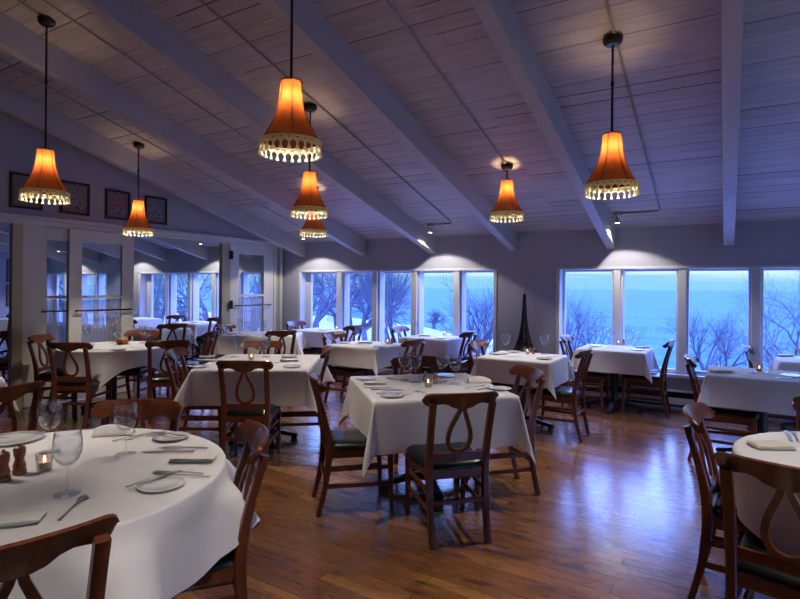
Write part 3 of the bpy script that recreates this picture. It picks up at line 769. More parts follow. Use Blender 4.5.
def make_mill():
    r = empty('pepper_mill', (0, 0, 0))
    b = bmesh.new(); lathe(b, [(0, 0), (.024, 0), (.025, .012), (.021, .018), (.023, .03), (.018, .048), (.016, .058), (.020, .072), (.021, .078), (0, .078)], 24); obj('body', b, 'mill', r, smooth='auto')
    b = bmesh.new(); lathe(b, [(0, .079), (.020, .079), (.022, .088), (.020, .100), (.012, .106), (.005, .108), (.006, .114), (0, .117)], 24); obj('cap', b, 'mill', r, smooth='auto')
    return r
protos['mill'] = (make_mill(), False)
def make_shaker():
    r = empty('salt_shaker', (0, 0, 0))
    b = bmesh.new(); lathe(b, [(0, 0), (.017, 0), (.018, .01), (.015, .05), (.014, .06), (0, .06)], 18); obj('body', b, 'copper', r, smooth='auto')
    b = bmesh.new(); lathe(b, [(0, .061), (.0145, .061), (.015, .068), (.009, .078), (0, .080)], 18); obj('cap', b, 'copper', r, smooth='auto')
    return r
protos['shaker'] = (make_shaker(), False)
def make_basket():
    r = empty('bread_basket', (0, 0, 0))
    b = bmesh.new(); lathe(b, [(0, 0), (.06, 0), (.08, .03), (.085, .045), (.080, .045), (.072, .03), (.055, .006), (0, .006)], 24); obj('basket', b, 'mill', r, smooth='auto')
    b = bmesh.new()
    for q in range(5):
        a = q*1.3; m4 = Matrix.Translation((.03*math.cos(a), .03*math.sin(a), .045+.008*(q % 2))) @ Matrix.Rotation(a, 4, 'Z') @ Matrix.Diagonal((.04, .025, .022, 1))
        bmesh.ops.create_uvsphere(b, u_segments=12, v_segments=8, radius=1, matrix=m4)
    obj('bread_rolls', b, 'bread', r, smooth=True); return r
protos['basket'] = (make_basket(), False)

CAT = {'glass': 'wine glass', 'plate': 'plate', 'bigplate': 'plate', 'knife': 'knife', 'fork': 'fork', 'spoon': 'spoon', 'butter_knife': 'knife', 'napkin': 'napkin', 'napkin_stack': 'napkin', 'tent': 'napkin',
       'votive': 'candle', 'mill': 'pepper mill', 'shaker': 'shaker', 'basket': 'basket'}
GRP = {'glass': 'wine glasses on the tables', 'plate': 'small bread plates', 'knife': 'cutlery on the tables', 'fork': 'cutlery on the tables', 'spoon': 'cutlery on the tables', 'butter_knife': 'cutlery on the tables',
       'napkin': 'folded napkins', 'napkin_stack': 'folded napkins', 'tent': 'folded napkins', 'votive': 'votive candles on the tables', 'mill': 'wooden mills', 'shaker': 'copper shakers'}
def item(kind, px, py, label, ang=0, dz=0, xy=None):
    x, y = xy if xy else place(px, py, .765)
    # ang: angle seen from the camera (0 = handle to the left, blade to the right)
    put(kind, (x, y, .7645+dz), YAW + math.radians(ang), label, GRP.get(kind), CAT[kind])
c1 = 'on the lower left round table'
item('glass', 69, 494, 'nearest empty wine glass '+c1)
item('glass', 51, 452, 'empty wine glass behind the votive candle '+c1)
item('glass', 127, 454, 'empty wine glass standing alone before the far napkin '+c1)
item('mill', 5, 480, 'left of the two turned wooden mills '+c1)
item('mill', 21, 473, 'right of the two turned wooden mills, beside the candle '+c1)
item('votive', 46, 470, 'lit white votive candle in a glass cup '+c1)
item('bigplate', 14, 440, 'large white plate behind the wooden mills '+c1)
item('fork', 22, 437, 'fork lying across the large plate behind the wooden mills', 20, .012)
item('tent', 116, 434, 'draped white napkin at the far side of the lower left round table', 10)
item('napkin', 195, 460, 'folded white napkin near the right edge of the lower left round table', 3)
item('napkin', 12, 523, 'folded white napkin in the bottom left corner', 18)
item('plate', 163, 486, 'bread plate with crossed cutlery, nearest us '+c1)
item('butter_knife', 157, 482, 'butter knife resting across the nearest bread plate', 55, .012)
item('spoon', 180, 473, 'spoon with handle pointing right above the nearest bread plate', 178)
item('fork', 186, 476, 'fork beside the spoon above the nearest bread plate', 176)
item('plate', 173, 438, 'bread plate at the far right '+c1)
item('butter_knife', 170, 437, 'butter knife on the far right bread plate', 160, .012)
item('knife', 185, 448, 'long knife in front of the far right bread plate', 178)
item('knife', 170, 452, 'second long knife, beside the folded napkin near the right table edge', 183)
item('fork', 136, 437, 'fork beside the draped napkin, left of a pair', 50)
item('fork', 148, 436, 'fork beside the far right bread plate, right of a pair', 50)
item('spoon', 75, 508, 'dark handled spoon in front of the nearest wine glass', 100)
c2 = 'on the centre foreground table'
item('plate', 393, 396, 'bread plate at the front left corner '+c2)
item('butter_knife', 393, 395, 'butter knife on the front left bread plate of the centre table', 10, .012)
item('plate', 367, 379, 'bread plate at the left rear corner '+c2)
item('plate', 446, 376, 'bread plate at the rear '+c2)
item('plate', 501, 389, 'bread plate near the right corner '+c2)
item('tent', 480, 382, 'crumpled white napkin at the right '+c2, 0)
item('napkin', 376, 384, 'flat folded napkin at the left side '+c2, 5)
for px, py, lb in ((405, 380, 'leftmost wine glass '), (416, 382, 'second wine glass from left '), (443, 381, 'third wine glass from left '), (456, 384, 'rightmost wine glass ')):
    item('glass', px, py, lb+c2)
item('votive', 429, 387, 'lit votive candle in the middle of the centre foreground table')
item('shaker', 426, 381, 'left copper coloured shaker behind the candle of the centre table')
item('shaker', 436, 383, 'right copper coloured shaker beside the candle of the centre table')
item('knife', 388, 390, 'knife with its blade pointing right near front left corner of centre table', 0)
item('fork', 378, 388, 'fork next to the flat napkin of the centre table', 2)
item('knife', 398, 380, 'dark knife at the rear left of the centre table', -40)
item('fork', 476, 387, 'fork before the crumpled napkin of the centre table', 40)
item('knife', 487, 388, 'knife before the crumpled napkin of the centre table', 50)
item('spoon', 424, 393, 'spoon pointing towards the front chair of the centre table', 120)
c3 = 'on the table left of centre'
item('plate', 200, 367, 'bread plate at the front left '+c3); item('plate', 208, 357, 'bread plate at the rear left '+c3)
item('plate', 293, 367, 'bread plate at the front right '+c3); item('plate', 290, 357, 'bread plate at the rear right '+c3)
item('napkin', 207, 361, 'folded napkin at the left '+c3, 0); item('napkin', 290, 361, 'folded napkin at the right '+c3, 0)
item('glass', 235, 357, 'wine glass left of the candle '+c3); item('glass', 267, 357, 'wine glass right of the candle '+c3)
item('glass', 240, 361, 'front left wine glass beside the candle '+c3); item('glass', 264, 362, 'front right wine glass beside the candle '+c3)
item('votive', 252, 360, 'glowing votive candle in the middle of the table left of centre')
item('knife', 278, 363, 'knife beside the right napkin '+c3, 30)
c13 = 'on the back left round table'
item('glass', 87, 343, 'leftmost wine glass '+c13); item('glass', 114, 343, 'middle wine glass '+c13); item('glass', 118, 345, 'wine glass next to the bread basket '+c13)
item('glass', 143, 343, 'wine glass at the right end '+c13); item('glass', 148, 345, 'rightmost wine glass, in front of another, '+c13)
item('basket', 123, 344, 'small round bread basket '+c13); item('plate', 119, 350, 'bread plate at the front '+c13)
item('knife', 101, 350, 'knife at the front left '+c13, 20); item('fork', 137, 348, 'fork near the right end '+c13, -20); item('plate', 88, 345, 'bread plate at the left '+c13)
c4_ = 'on the table before the glazed door'
item('glass', 248, 336, 'left wine glass '+c4_); item('glass', 264, 335, 'right wine glass '+c4_); item('votive', 271, 334, 'small glowing candle '+c4_); item('plate', 232, 334, 'bread plate '+c4_)
item('glass', 240, 333, 'wine glass at the rear left '+c4_)
item('votive', 337, 330, 'small lit candle on the table at the left end of the windows'); item('plate', 323, 330, 'bread plate on the table at the left end of the windows')
item('glass', 330, 329, 'wine glass on the table at the left end of the windows')
c6 = 'on the small table just behind the centre foreground table'
item('plate', 381, 347, 'bread plate at the front right '+c6); item('votive', 388, 344, 'glowing candle '+c6); item('shaker', 392, 344, 'copper shaker beside the candle '+c6); item('plate', 345, 343, 'bread plate at the left '+c6)
item('glass', 359, 344, 'wine glass '+c6); item('napkin', 366, 343, 'folded napkin '+c6, 0)
c7 = 'on the table under the fourth left window pane'
item('plate', 441, 338, 'bread plate '+c7); item('votive', 445, 335, 'lit candle '+c7); item('glass', 416, 336, 'wine glass '+c7); item('napkin', 425, 336, 'folded napkin '+c7, 0)
c8 = 'on the table before the iron tower'
item('glass', 506, 354, 'left wine glass '+c8); item('glass', 545, 354, 'right wine glass '+c8); item('votive', 528, 354, 'lit candle in glass '+c8); item('shaker', 534, 354, 'copper shaker beside the candle '+c8)
item('plate', 498, 354, 'bread plate at the left '+c8); item('plate', 545, 359, 'bread plate at the front right '+c8); item('plate', 514, 352, 'bread plate at the rear '+c8)
item('fork', 513, 357, 'fork '+c8, 10); item('knife', 556, 357, 'knife near the right edge of the table before the iron tower', 20)
c9 = 'on the table under the right windows'
item('votive', 619, 345, 'left lit candle '+c9); item('shaker', 624, 345, 'copper shaker beside the candle '+c9); item('napkin', 643, 348, 'folded napkin at the right '+c9, 10)
item('plate', 638, 350, 'bread plate at the front right '+c9); item('plate', 596, 346, 'bread plate at the left '+c9); item('fork', 612, 348, 'fork '+c9, 0)
item('glass', 611, 345, 'wine glass left of the candle '+c9); item('glass', 630, 346, 'wine glass right of the candle '+c9)
c10 = 'on the middle right table'
item('votive', 760, 372, 'lit candle between wine glasses '+c10); item('glass', 754, 373, 'wine glass left of the candle '+c10); item('glass', 770, 373, 'wine glass right of the candle '+c10)
item('napkin_stack', 722, 372, 'folded cream napkin at the left '+c10, 0); item('fork', 745, 376, 'fork in front of the candle '+c10, 10); item('knife', 785, 378, 'knife at the right '+c10, 15); item('plate', 792, 376, 'bread plate at the right edge of the photo '+c10)
item('napkin_stack', 785, 356, 'folded napkin stack on the far right window table', 0); item('shaker', 797, 355, 'shaker on the far right window table')
item('napkin_stack', 772, 447, 'fanned cream napkins on the lower right round table', 0); item('fork', 797, 437, 'fork on the lower right round table', 60); item('knife', 790, 436, 'knife on the lower right round table', 60)
item('glass', 130, 326, 'large clear wine glass in front of the next room doorway', xy=(-8.42, 5.3)); item('plate', 0, 0, 'plate on the table just beyond the doorway', xy=(-8.15, 5.7))
item('plate', 0, 0, 'plate on the next room table beside the door post', xy=(-9.1, 7.1)); item('glass', 0, 0, 'glass on the next room table beside the door post', xy=(-8.98, 7.2))
item('glass', 0, 0, 'glass on the farthest next room table', xy=(-11.1, 7.1)); item('glass', 0, 0, 'glass on the table seen through leftmost opening', xy=(-13.0, 5.6)); item('plate', 0, 0, 'bread plate on table at the left picture edge', xy=(-4.75, 1.75))

# ------------------------------------------------------------------ pendant lamps
SEG = 36
def make_lamp():
    root = empty('pendant_lamp', (0, 0, 0), 0, None, 'lamp')
    # bell shade, origin of the shade at its lower rim (z=0 at the rim, top .40)
    def rad(t):  # t 0 top .. 1 rim
        return .061 + .028*t + .086*max(0, (t-.25)/.75)**1.9
    ZB = .040
    def scall(a, t): return 1 + .04*t*(abs(math.cos(3*a))-.6)
    b = bmesh.new(); n = 48; rows = []
    for i in range(19):
        t = i/18; z = ZB + (.40-ZB)*(1-t)
        rows.append([b.verts.new((rad(t)*scall(2*PI*kk/n, t)*math.cos(2*PI*kk/n), rad(t)*scall(2*PI*kk/n, t)*math.sin(2*PI*kk/n), z)) for kk in range(n)])
    for r0, r1 in zip(rows, rows[1:]):
        for kk in range(n): b.faces.new((r0[kk], r0[(kk+1) % n], r1[(kk+1) % n], r1[kk]))
    obj('lamp_shade', b, 'shade', root, smooth=True)
    b = bmesh.new()
    for q in range(6):
        a = q*PI/3
        sweep(b, [((rad(i/12)*scall(a, i/12)+.002)*math.cos(a), (rad(i/12)*scall(a, i/12)+.002)*math.sin(a), ZB+(.40-ZB)*(1-i/12)) for i in range(13)], .0028, n=5)
    sweep(b, [((rad(0)+.001)*math.cos(2*PI*kk/24), (rad(0)+.001)*math.sin(2*PI*kk/24), .398) for kk in range(24)], .005, n=6, closed=True)
    obj('shade_piping', b, 'braid', root, smooth=True)
    # scalloped braid and tassels
    b = bmesh.new(); R = rad(1)
    for kk in range(24):
        a = 2*PI*kk/24; a2 = 2*PI*(kk+1)/24
        for off, ww in ((0, .0065), (.012, .0055)):
            pts = []
            for i in range(7):
                s = i/6; aa = a+(a2-a)*s; pts.append(((R+.002)*math.cos(aa), (R+.002)*math.sin(aa), .022+off-.016*math.sin(PI*s)))
            sweep(b, pts, ww, n=6)
    sweep(b, [((R+.002)*math.cos(2*PI*kk/36), (R+.002)*math.sin(2*PI*kk/36), .038) for kk in range(36)], .008, n=6, closed=True)
    trim = obj('scalloped_trim', b, 'fringe', root, smooth=True)
    tm = None
    for kk in range(24):
        a = 2*PI*(kk+.5)/24
        if tm is None:
            b = bmesh.new(); lathe(b, [(0, .006), (.006, .0), (.0065, -.007), (.004, -.012), (.012, -.034), (.013, -.040), (0, -.040)], 8)
            o = obj('tassel', b, 'fringe', trim, smooth=True); tm = o.data
        else:
            o = bpy.data.objects.new('tassel', tm); col.objects.link(o); o.parent = trim
        o.location = ((R+.002)*math.cos(a), (R+.002)*math.sin(a), 0)
    b = bmesh.new(); lathe(b, [(0, .40), (.018, .39), (.018, .33), (.014, .32), (0, .32)], 14)
    for q in range(3):
        a = q*2*PI/3; sweep(b, [(0, 0, .393), (.06*math.cos(a), .06*math.sin(a), .396)], .003, n=5)
    obj('socket', b, 'bronze', root)
    b = bmesh.new(); lathe(b, [(0, .318), (.010, .312), (.016, .295), (.024, .265), (.021, .243), (.010, .230), (0, .228)], 18); obj('bulb', b, 'bulb', root, smooth=True)
    return root
lamp0 = make_lamp(); protos['lamp'] = (lamp0, False)
BULBS = []
def lamp(x, y, rim, label, pw=1.0, group='amber fringed pendant lamps'):
    r = put('lamp', (x, y, rim), .3, label, group, 'lamp')
    cz = ceil_z(y)
    L0 = cz - rim
    b = bmesh.new(); sweep(b, [(0, 0, .39), (0, 0, L0-.03)], .0085, n=8)
    if L0 > .9:
        zz = .40+(L0-.4)*.52; lathe(b, [(0, zz-.02), (.012, zz-.018), (.014, zz), (.012, zz+.018), (0, zz+.02)], 10)
    obj('rod', b, 'bronze', r)
    b = bmesh.new(); lathe(b, [(0, -.045), (.045, -.045), (.062, -.03), (.068, -.012), (.068, .012), (0, .012)], 24)
    o = obj('canopy', b, 'bronze', r, smooth='auto', loc=(0, 0, L0-.012)); o.rotation_euler = (-math.atan(SL)*0, 0, 0)
    ld = bpy.data.lights.new('pendant_light', 'POINT'); ld.energy = 11*pw; ld.color = (1, .66, .34); ld.shadow_soft_size = .03
    lo = bpy.data.objects.new('pendant_light', ld); col.objects.link(lo); lo.parent = r; lo.location = (0, 0, .30)
    ld = bpy.data.lights.new('pendant_downlight', 'SPOT'); ld.energy = 62*pw; ld.color = (1, .90, .80); ld.spot_size = math.radians(84); ld.spot_blend = .35; ld.shadow_soft_size = .035
    lo = bpy.data.objects.new('pendant_downlight', ld); col.objects.link(lo); lo.parent = r; lo.location = (0, 0, .215)
LAMPS = [(-.71, 4.07, 2.205, 'amber fringed pendant lamp at right, second largest, before the right windows'),
 (-2.07, 5.66, 2.28, 'amber fringed pendant lamp on a very short rod right of centre'),
 (-3.53, 4.09, 2.225, 'amber fringed pendant lamp behind the largest one'),
 (-4.80, 5.65, 2.22, 'smallest amber pendant lamp, farthest below the other two at centre left'),
 (-4.985, 2.37, 2.245, 'amber fringed pendant lamp at the far left before the pictures'),
 (-6.36, 4.11, 2.165, 'small amber pendant lamp before the rightmost gable picture'),
 (-2.22, 2.40, 2.315, 'largest amber fringed pendant lamp hanging at centre left')]
for l in LAMPS: lamp(*l)
lamp(-.69, .75, 2.3, 'added pendant lamp above the camera side, out of the frame'); lamp(-3.4, .6, 2.3, 'added pendant lamp behind the left tables, out of the frame')  # unseen extra pendants, added to light the foreground
lamp(.68, 2.45, 2.3, 'added pendant lamp over the lower right round table, out of the frame')  # third unseen pendant, also added for foreground light

# ------------------------------------------------------------------ ceiling conduits and spot lamps
def make_spot():
    r = empty('spot_lamp', (0, 0, 0), 0, None, 'spot lamp')
    b = bmesh.new(); lathe(b, [(0, 0), (.055, 0), (.055, -.035), (.05, -.045), (0, -.045)], 18); obj('mount', b, 'conduit', r, smooth='auto')
    b = bmesh.new(); sweep(b, [(0, 0, -.04), (0, .01, -.065)], .010, n=8); obj('arm', b, 'conduit', r)
    b = bmesh.new(); lathe(b, [(0, -.06), (.018, -.062), (.024, -.085), (.030, -.12), (.036, -.135), (.033, -.135), (.027, -.115), (0, -.112)], 18); obj('head', b, 'conduit', r, smooth='auto')
    b = bmesh.new(); lathe(b, [(0, -.116), (.025, -.119), (.028, -.129), (.022, -.134), (0, -.136)], 16); obj('bulb', b, 'spot_bulb', r, smooth=True)
    return r
protos['spot'] = (make_spot(), False)
def spot(x, y, label, energy=34, size=124, blend=.2):
    r = put('spot', (x, y, ceil_z(y)+.005), 0, label, 'ceiling spot lamps', 'spot lamp')
    ld = bpy.data.lights.new('spot_light', 'SPOT'); ld.energy = energy; ld.color = (1, .93, .78); ld.spot_size = math.radians(size); ld.spot_blend = blend; ld.shadow_soft_size = .02
    lo = bpy.data.objects.new('spot_light', ld); col.objects.link(lo); lo.parent = r; lo.location = (0, 0, -.145)
SP = [(-6.28, 'tiny spot lamp beneath the smallest pendant near left windows'), (-3.79, 'spot lamp beside the beam end above the left windows'), (-1.17, 'spot lamp beside the beam end above the right windows'), (1.45, 'added spot lamp at the right out of frame above the windows'),  # the out-of-frame spot at the right is added for its light
      (-8.95, 'spot lamp in the next room above the doorway window'), (-11.6, 'spot lamp in the next room beyond the lamp by the gable'), (-14.3, 'spot lamp deep in the next room')]
for x, lb in SP: spot(x, 7.12, lb)
def conduit(n, x, y0, y1, xe, label):
    e = bmesh.new()
    sweep(e, [(x, y0, ceil_z(y0)-.012), (x, y1-.06, ceil_z(y1-.06)-.012), (x+(.02 if xe > x else -.02), y1-.015, ceil_z(y1)-.012), (x+(.07 if xe > x else -.07), y1, ceil_z(y1)-.012), (xe, y1, ceil_z(y1)-.012)] if xe is not None else [(x, y0, ceil_z(y0)-.012), (x, y1, ceil_z(y1)-.012)], .010, n=8)
    tag(obj('conduit', e, 'conduit', smooth=True), label, 'conduit', 'thin pipes on the ceiling')
conduit(0, -.69, YB+.05, 7.12, -1.16, 'thin ceiling pipe through the right pendant, bending left to a spot lamp')
conduit(1, -2.07, YB, 5.6, None, 'thin straight ceiling pipe ending at the short rod pendant')
conduit(2, -3.43, YB+.05, 7.12, -3.79, 'thin ceiling pipe bending left to the spot above the left windows')
conduit(3, -4.74, YB, 5.62, None, 'thin straight ceiling pipe ending at the smallest pendant')
conduit(4, -4.97, YB, 2.3, None, 'short thin ceiling pipe running to the far left pendant')
conduit(5, -6.15, YB, 7.12, -6.25, 'thin ceiling pipe nearest the gable wall')

# ------------------------------------------------------------------ iron tower model on a low stand
def tower():
    Hh = .86
    e = empty('tower_model', (-2.42, 7.36, .60), 0, 'black openwork iron tower model between the two window bands', 'sculpture')
    def hw(t): return .009 + .118*math.exp(-3.5*t)   # half width at height fraction t
    b = bmesh.new(); T = [i/30 for i in range(31)]
    for sx_ in (-1, 1):
        for sy_ in (-1, 1):
            sweep(b, [(sx_*hw(t), sy_*hw(t), t*Hh*.95) for t in T], [(.010*(1-.75*t)+.002,)*2 for t in T], 'bar', side=(1, 0, 0))
            if True:
                sweep(b, [(sx_*hw(t)*.72, sy_*hw(t)*1.0, t*Hh*.95) for t in T[:14]], [(.006*(1-t),)*2 for t in T[:14]], 'bar', side=(1, 0, 0))
                sweep(b, [(sx_*hw(t)*1.0, sy_*hw(t)*.72, t*Hh*.95) for t in T[:14]], [(.006*(1-t),)*2 for t in T[:14]], 'bar', side=(1, 0, 0))
    obj('corner_ribs', b, 'tower', e)
    b = bmesh.new(); lv = [.02, .06, .10, .14, .18, .22, .26, .30, .35, .40, .45, .50, .55, .60, .65, .70, .76, .82, .88]
    for z0, z1 in zip(lv, lv[1:]):
        for q in range(4):
            def pt(t, s): 
                w = hw(t); return [(s*w, -w), (w, s*w), (-s*w, w), (-w, -s*w)][q] + (t*Hh*.95,)
            gap = z0 < .09
            if not gap:
                sweep(b, [pt(z0, -1), pt(z1, 1)], .0028, n=4); sweep(b, [pt(z0, 1), pt(z1, -1)], .0028, n=4)
            sweep(b, [pt(z1, -1), pt(z1, 1)], .003, n=4)
    for q in range(4):
        w = hw(.03)
        arc = []
        for i in range(13):
            a = PI*i/12; u = -math.cos(a)*w*.62; z = .02+math.sin(a)*.085
            arc.append([(u, -w*.9), (w*.9, u), (-u, w*.9), (-w*.9, -u)][q] + (z,))
        sweep(b, arc, .005, n=5)
    obj('lattice', b, 'tower', e)
    for t, th, ex in ((.165, .016, .014), (.40, .012, .009), (.86, .010, .007)):
        b = bmesh.new(); w = hw(t)+ex; bx(b, -w, w, -w, w, t*Hh*.95-th/2, t*Hh*.95+th/2)
        obj('platform', b, 'tower', e)
    b = bmesh.new(); bx(b, -.014, .014, -.014, .014, Hh*.83, Hh*.90); lathe(b, [(0, Hh*.90), (.015, Hh*.90), (.011, Hh*.93), (.004, Hh*.945), (.0025, Hh), (0, Hh*1.005)], 10); obj('spire', b, 'tower', e)
    b = bmesh.new()
    for sx_ in (-1, 1):
        for sy_ in (-1, 1): bx(b, sx_*.122-.02, sx_*.122+.02, sy_*.122-.02, sy_*.122+.02, 0, .03)
    obj('footing', b, 'tower', e)
    p = empty('plinth', (-2.42, 7.36, 0), 0, 'low dark stand under the iron tower model', 'stand')
    b = bmesh.new(); bx(b, -.20, .20, -.20, .20, .57, .60); obj('plinth_top', b, 'wood', p, bevel=.004)
    for sx_ in (-1, 1):
        for sy_ in (-1, 1):
            b = bmesh.new(); bx(b, sx_*.17-.018, sx_*.17+.018, sy_*.17-.018, sy_*.17+.018, 0, .57); obj('leg', b, 'wood', p)
tower()

# ------------------------------------------------------------------ outside: lawn, lake, trees
b = bmesh.new()
edge = [(-90, 90), (-60, 78), (-40, 62), (-28, 51), (-20, 42), (-12, 31), (-6, 24), (-2, 20), (4, 17), (14, 14), (40, 12)]
def gz(x, y): return -.9 - .045*max(0, y-9) + .10*math.sin(x*.35+y*.2) + .25*math.sin(x*.11-y*.13)
cols_ = 14; rows_ = []
for ex, ey in edge:
    r = []
    for j in range(cols_+1):
        t = j/cols_; y = 8.0+(ey-8.0)*t; x = ex*(.62+.38*t) if ex < -6 else ex; r.append(b.verts.new((x, y, gz(x, y))))
    for dd, dz in ((3, -3), (9, -12), (22, -24)):
        v = r[cols_].co; r.append(b.verts.new((v.x+dd*.6, v.y+dd, v.z+dz)))
    rows_.append(r)
for r0, r1 in zip(rows_, rows_[1:]):
    for j in range(len(r0)-1): b.faces.new((r0[j], r0[j+1], r1[j+1], r1[j]))
tag(obj('lawn', b, 'snow', smooth=True), kind='structure')
b = bmesh.new(); bx(b, -30000, 60000, 30, 60000, -22.5, -22); tag(obj('lake', b, 'lake'), kind='structure')

def grow(b, p, d, length, r, depth, rnd, spread, up, twist=.25):
    n = 4 if depth > 1 else 3; pts = [p.copy()]; q = p.copy(); dd = d.copy()
    for i in range(n):
        dd = (dd + Vector((rnd.uniform(-1, 1), rnd.uniform(-1, 1), rnd.uniform(-.6, .8)+up))*twist*.6).normalized()
        q = q + dd*(length/n); pts.append(q.copy())
    sz = [r*(1-.45*i/n) for i in range(n+1)]
    sweep(b, pts, sz, n=5 if depth > 2 else 3, cap=False)
    if depth == 0: return
    kids = 4 if depth != 2 else 3
    for kk in range(kids):
        i = n if kk == 0 else rnd.randint(max(1, n-2), n)
        a = rnd.uniform(0, 2*PI); perp = dd.cross(Vector((math.cos(a), math.sin(a), .3))).normalized()
        nd = (dd + perp*spread*rnd.uniform(.55, 1.15)*(.4 if kk == 0 else 1)).normalized()
        grow(b, pts[i], nd, length*rnd.uniform(.62, .86), sz[i]*.72, depth-1, rnd, spread, up, twist)
def tree(px, depth_m, top_y, r, seed, label, spread=.85, lean=(0, 0), levels=5, up=.12, frac=.27):
    u = (px-400)/F; x, y = depth_m*(FW[0]+u*RT[0]), depth_m*(FW[1]+u*RT[1]); g = gz(x, y)
    if depth_m > 30: g -= .2
    top = H + (288-top_y)/F*depth_m
    h = top-g; rnd = random.Random(seed); b = bmesh.new()
    grow(b, Vector((0, 0, -.3)), Vector((lean[0], lean[1], 1)).normalized(), h*frac, r, levels, rnd, spread, up)
    zmax = max(v.co.z for v in b.verts); s = h/zmax
    for v in b.verts: v.co *= s
    o = obj('bare_tree', b, 'bark', smooth=True, loc=(x, y, g)); tag(o, label, 'tree', 'bare winter trees outside')
tree(318, 19, 190, .20, 3, 'thick bare tree filling the leftmost left window pane', 1.0, levels=6)
tree(352, 24, 225, .15, 11, 'bare tree with sideways branches in the second left window pane', 1.1, levels=6, up=.02)
tree(336, 22, 215, .16, 71, 'bare tree between the first and second left window panes', 1.0, levels=6, up=.05)
tree(366, 30, 240, .16, 72, 'bare tree behind the sideways branches in the second left pane', 1.1, levels=6, up=.0)
tree(388, 17, 215, .085, 8, 'slim bare tree with upright stems in the third left window pane', .5, levels=5, up=.3)
tree(401, 21, 215, .09, 28, 'second slim bare tree right of the one in the third left pane', .6, levels=5, up=.3)
tree(434, 62, 306, .2, 15, 'small distant tree on the shore in the fourth left pane', 1.0, levels=5)
tree(486, 13.5, 250, .10, 21, 'bare shrub tree fanning up in the fifth left window pane', .85, levels=5, up=.2)
tree(472, 17, 272, .08, 22, 'lower bare shrub left in the fifth left window pane', .95, levels=5, up=.1)
tree(578, 14, 272, .10, 31, 'bare bush spreading in the leftmost right window pane', .95, lean=(.15, 0), levels=5, up=.2)
tree(600, 16, 285, .08, 32, 'second bare bush beside the right window first mullion', .9, levels=5, up=.2)
tree(705, 17, 298, .08, 41, 'left of two small bare trees in the third right pane', .7, levels=5, up=.25)
tree(727, 18, 303, .08, 42, 'right of two small bare trees in the third right pane', .8, levels=5, up=.2)
tree(800, 11, 215, .09, 51, 'large bare tree reaching across the fourth right window pane', 1.0, lean=(-.1, 0), levels=6, up=.05)
tree(160, 22, 215, .17, 61, 'thick bare tree in the next room window, left pane', 1.0, levels=6)
tree(186, 27, 225, .15, 62, 'bare tree in the middle of the next room window', 1.0, levels=6)
tree(212, 24, 215, .16, 63, 'bare tree at the right of the next room window', 1.0, levels=6)
tree(250, 21, 215, .16, 64, 'bare tree seen through the glazed door leaf by the corner', 1.0, levels=6)
tree(75, 34, 235, .25, 65, 'bare tree seen through the left glazed leaves', 1.0, levels=5)
e = empty('garden_shelter', place(812, 343, -.2)[0:2] and (2.05, 21.0-4.5, -2.1), 0, 'dark roofed garden shelter among the branches at far right', 'shelter')
b = bmesh.new(); bx(b, -.6, .6, -.4, .4, 0, 1.5); obj('walls', b, 'white_paint', e)
b = bmesh.new(); prism(b, [(-.85, 1.45), (.85, 1.45), (.85, 1.5), (0, 1.85), (-.85, 1.5)], 'y', -.65, .65); obj('roof', b, 'bark', e)

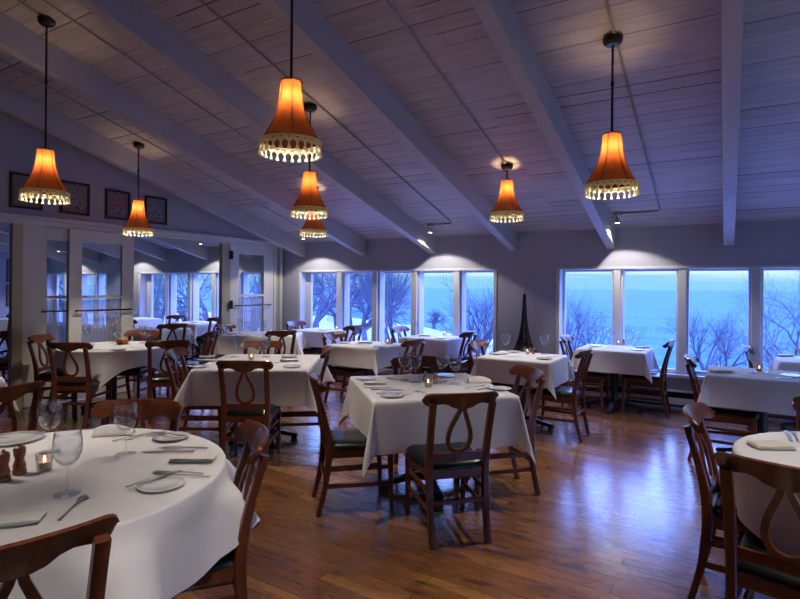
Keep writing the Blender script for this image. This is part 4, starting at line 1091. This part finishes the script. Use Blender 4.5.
# ------------------------------------------------------------------ dusk sky
w = bpy.data.worlds.new('World'); sc.world = w; w.use_nodes = True; nt = w.node_tree; nt.nodes.clear()
out = N(nt, 'ShaderNodeOutputWorld'); bg = N(nt, 'ShaderNodeBackground')
tc = N(nt, 'ShaderNodeTexCoord'); sp = N(nt, 'ShaderNodeSeparateXYZ'); L(nt, tc.outputs['Generated'], sp.inputs[0])
g = ramp(nt, sp.outputs['Z'], [(0, (.22, .52, .74)), (.035, (.26, .54, .80)), (.12, (.20, .38, .85)), (.45, (.12, .20, .90)), (1, (.13, .21, .88))])
mp = N(nt, 'ShaderNodeMapping'); mp.inputs['Scale'].default_value = (2, 2, 45); L(nt, tc.outputs['Generated'], mp.inputs['Vector'])
no = N(nt, 'ShaderNodeTexNoise'); no.inputs['Scale'].default_value = 2.2; no.inputs['Detail'].default_value = 6; L(nt, mp.outputs[0], no.inputs['Vector'])
cl = ramp(nt, no.outputs['Fac'], [(.42, (0, 0, 0)), (.62, (1, 1, 1))])
band = ramp(nt, sp.outputs['Z'], [(.012, (0, 0, 0)), (.032, (1, 1, 1)), (.10, (.5, .5, .5)), (.3, (.1, .1, .1))])
mu = N(nt, 'ShaderNodeMath', operation='MULTIPLY'); L(nt, cl.outputs[0], mu.inputs[0]); L(nt, band.outputs[0], mu.inputs[1])
mx = N(nt, 'ShaderNodeMixRGB'); L(nt, mu.outputs[0], mx.inputs[0]); L(nt, g.outputs[0], mx.inputs[1]); mx.inputs[2].default_value = (.60, .82, .95, 1)
L(nt, mx.outputs[0], bg.inputs[0]); pw = N(nt, 'ShaderNodeMapRange'); pw.inputs['From Min'].default_value = .10; pw.inputs['From Max'].default_value = .42; pw.inputs['To Min'].default_value = 1.0; pw.inputs['To Max'].default_value = 11.5
L(nt, sp.outputs['Z'], pw.inputs['Value']); L(nt, pw.outputs[0], bg.inputs[1]); L(nt, bg.outputs[0], out.inputs[0])

# ------------------------------------------------------------------ camera and view
cd = bpy.data.cameras.new('Camera'); cam = bpy.data.objects.new('Camera', cd); col.objects.link(cam)
cd.sensor_width = 36; cd.lens = F/800*36; cd.shift_y = -(299.5-287.24)/800; cd.clip_end = 20000; cd.clip_start = .05
cam.matrix_world = Matrix.Translation((0, 0, H)) @ Matrix.Rotation(YAW, 4, 'Z') @ Matrix.Rotation(PI/2, 4, 'X') @ Matrix.Rotation(ROLL, 4, 'Z')
sc.camera = cam
sc.view_settings.view_transform = 'Standard'; sc.view_settings.look = 'None'; sc.view_settings.gamma = 1
sc.view_settings.exposure = 0.50; sc.view_settings.use_curve_mapping = False
try:
    sc.cycles.use_denoising = True; sc.cycles.max_bounces = 8; sc.cycles.transparent_max_bounces = 24; sc.cycles.sample_clamp_indirect = 4
    sc.cycles.caustics_reflective = False; sc.cycles.caustics_refractive = False
except Exception: pass
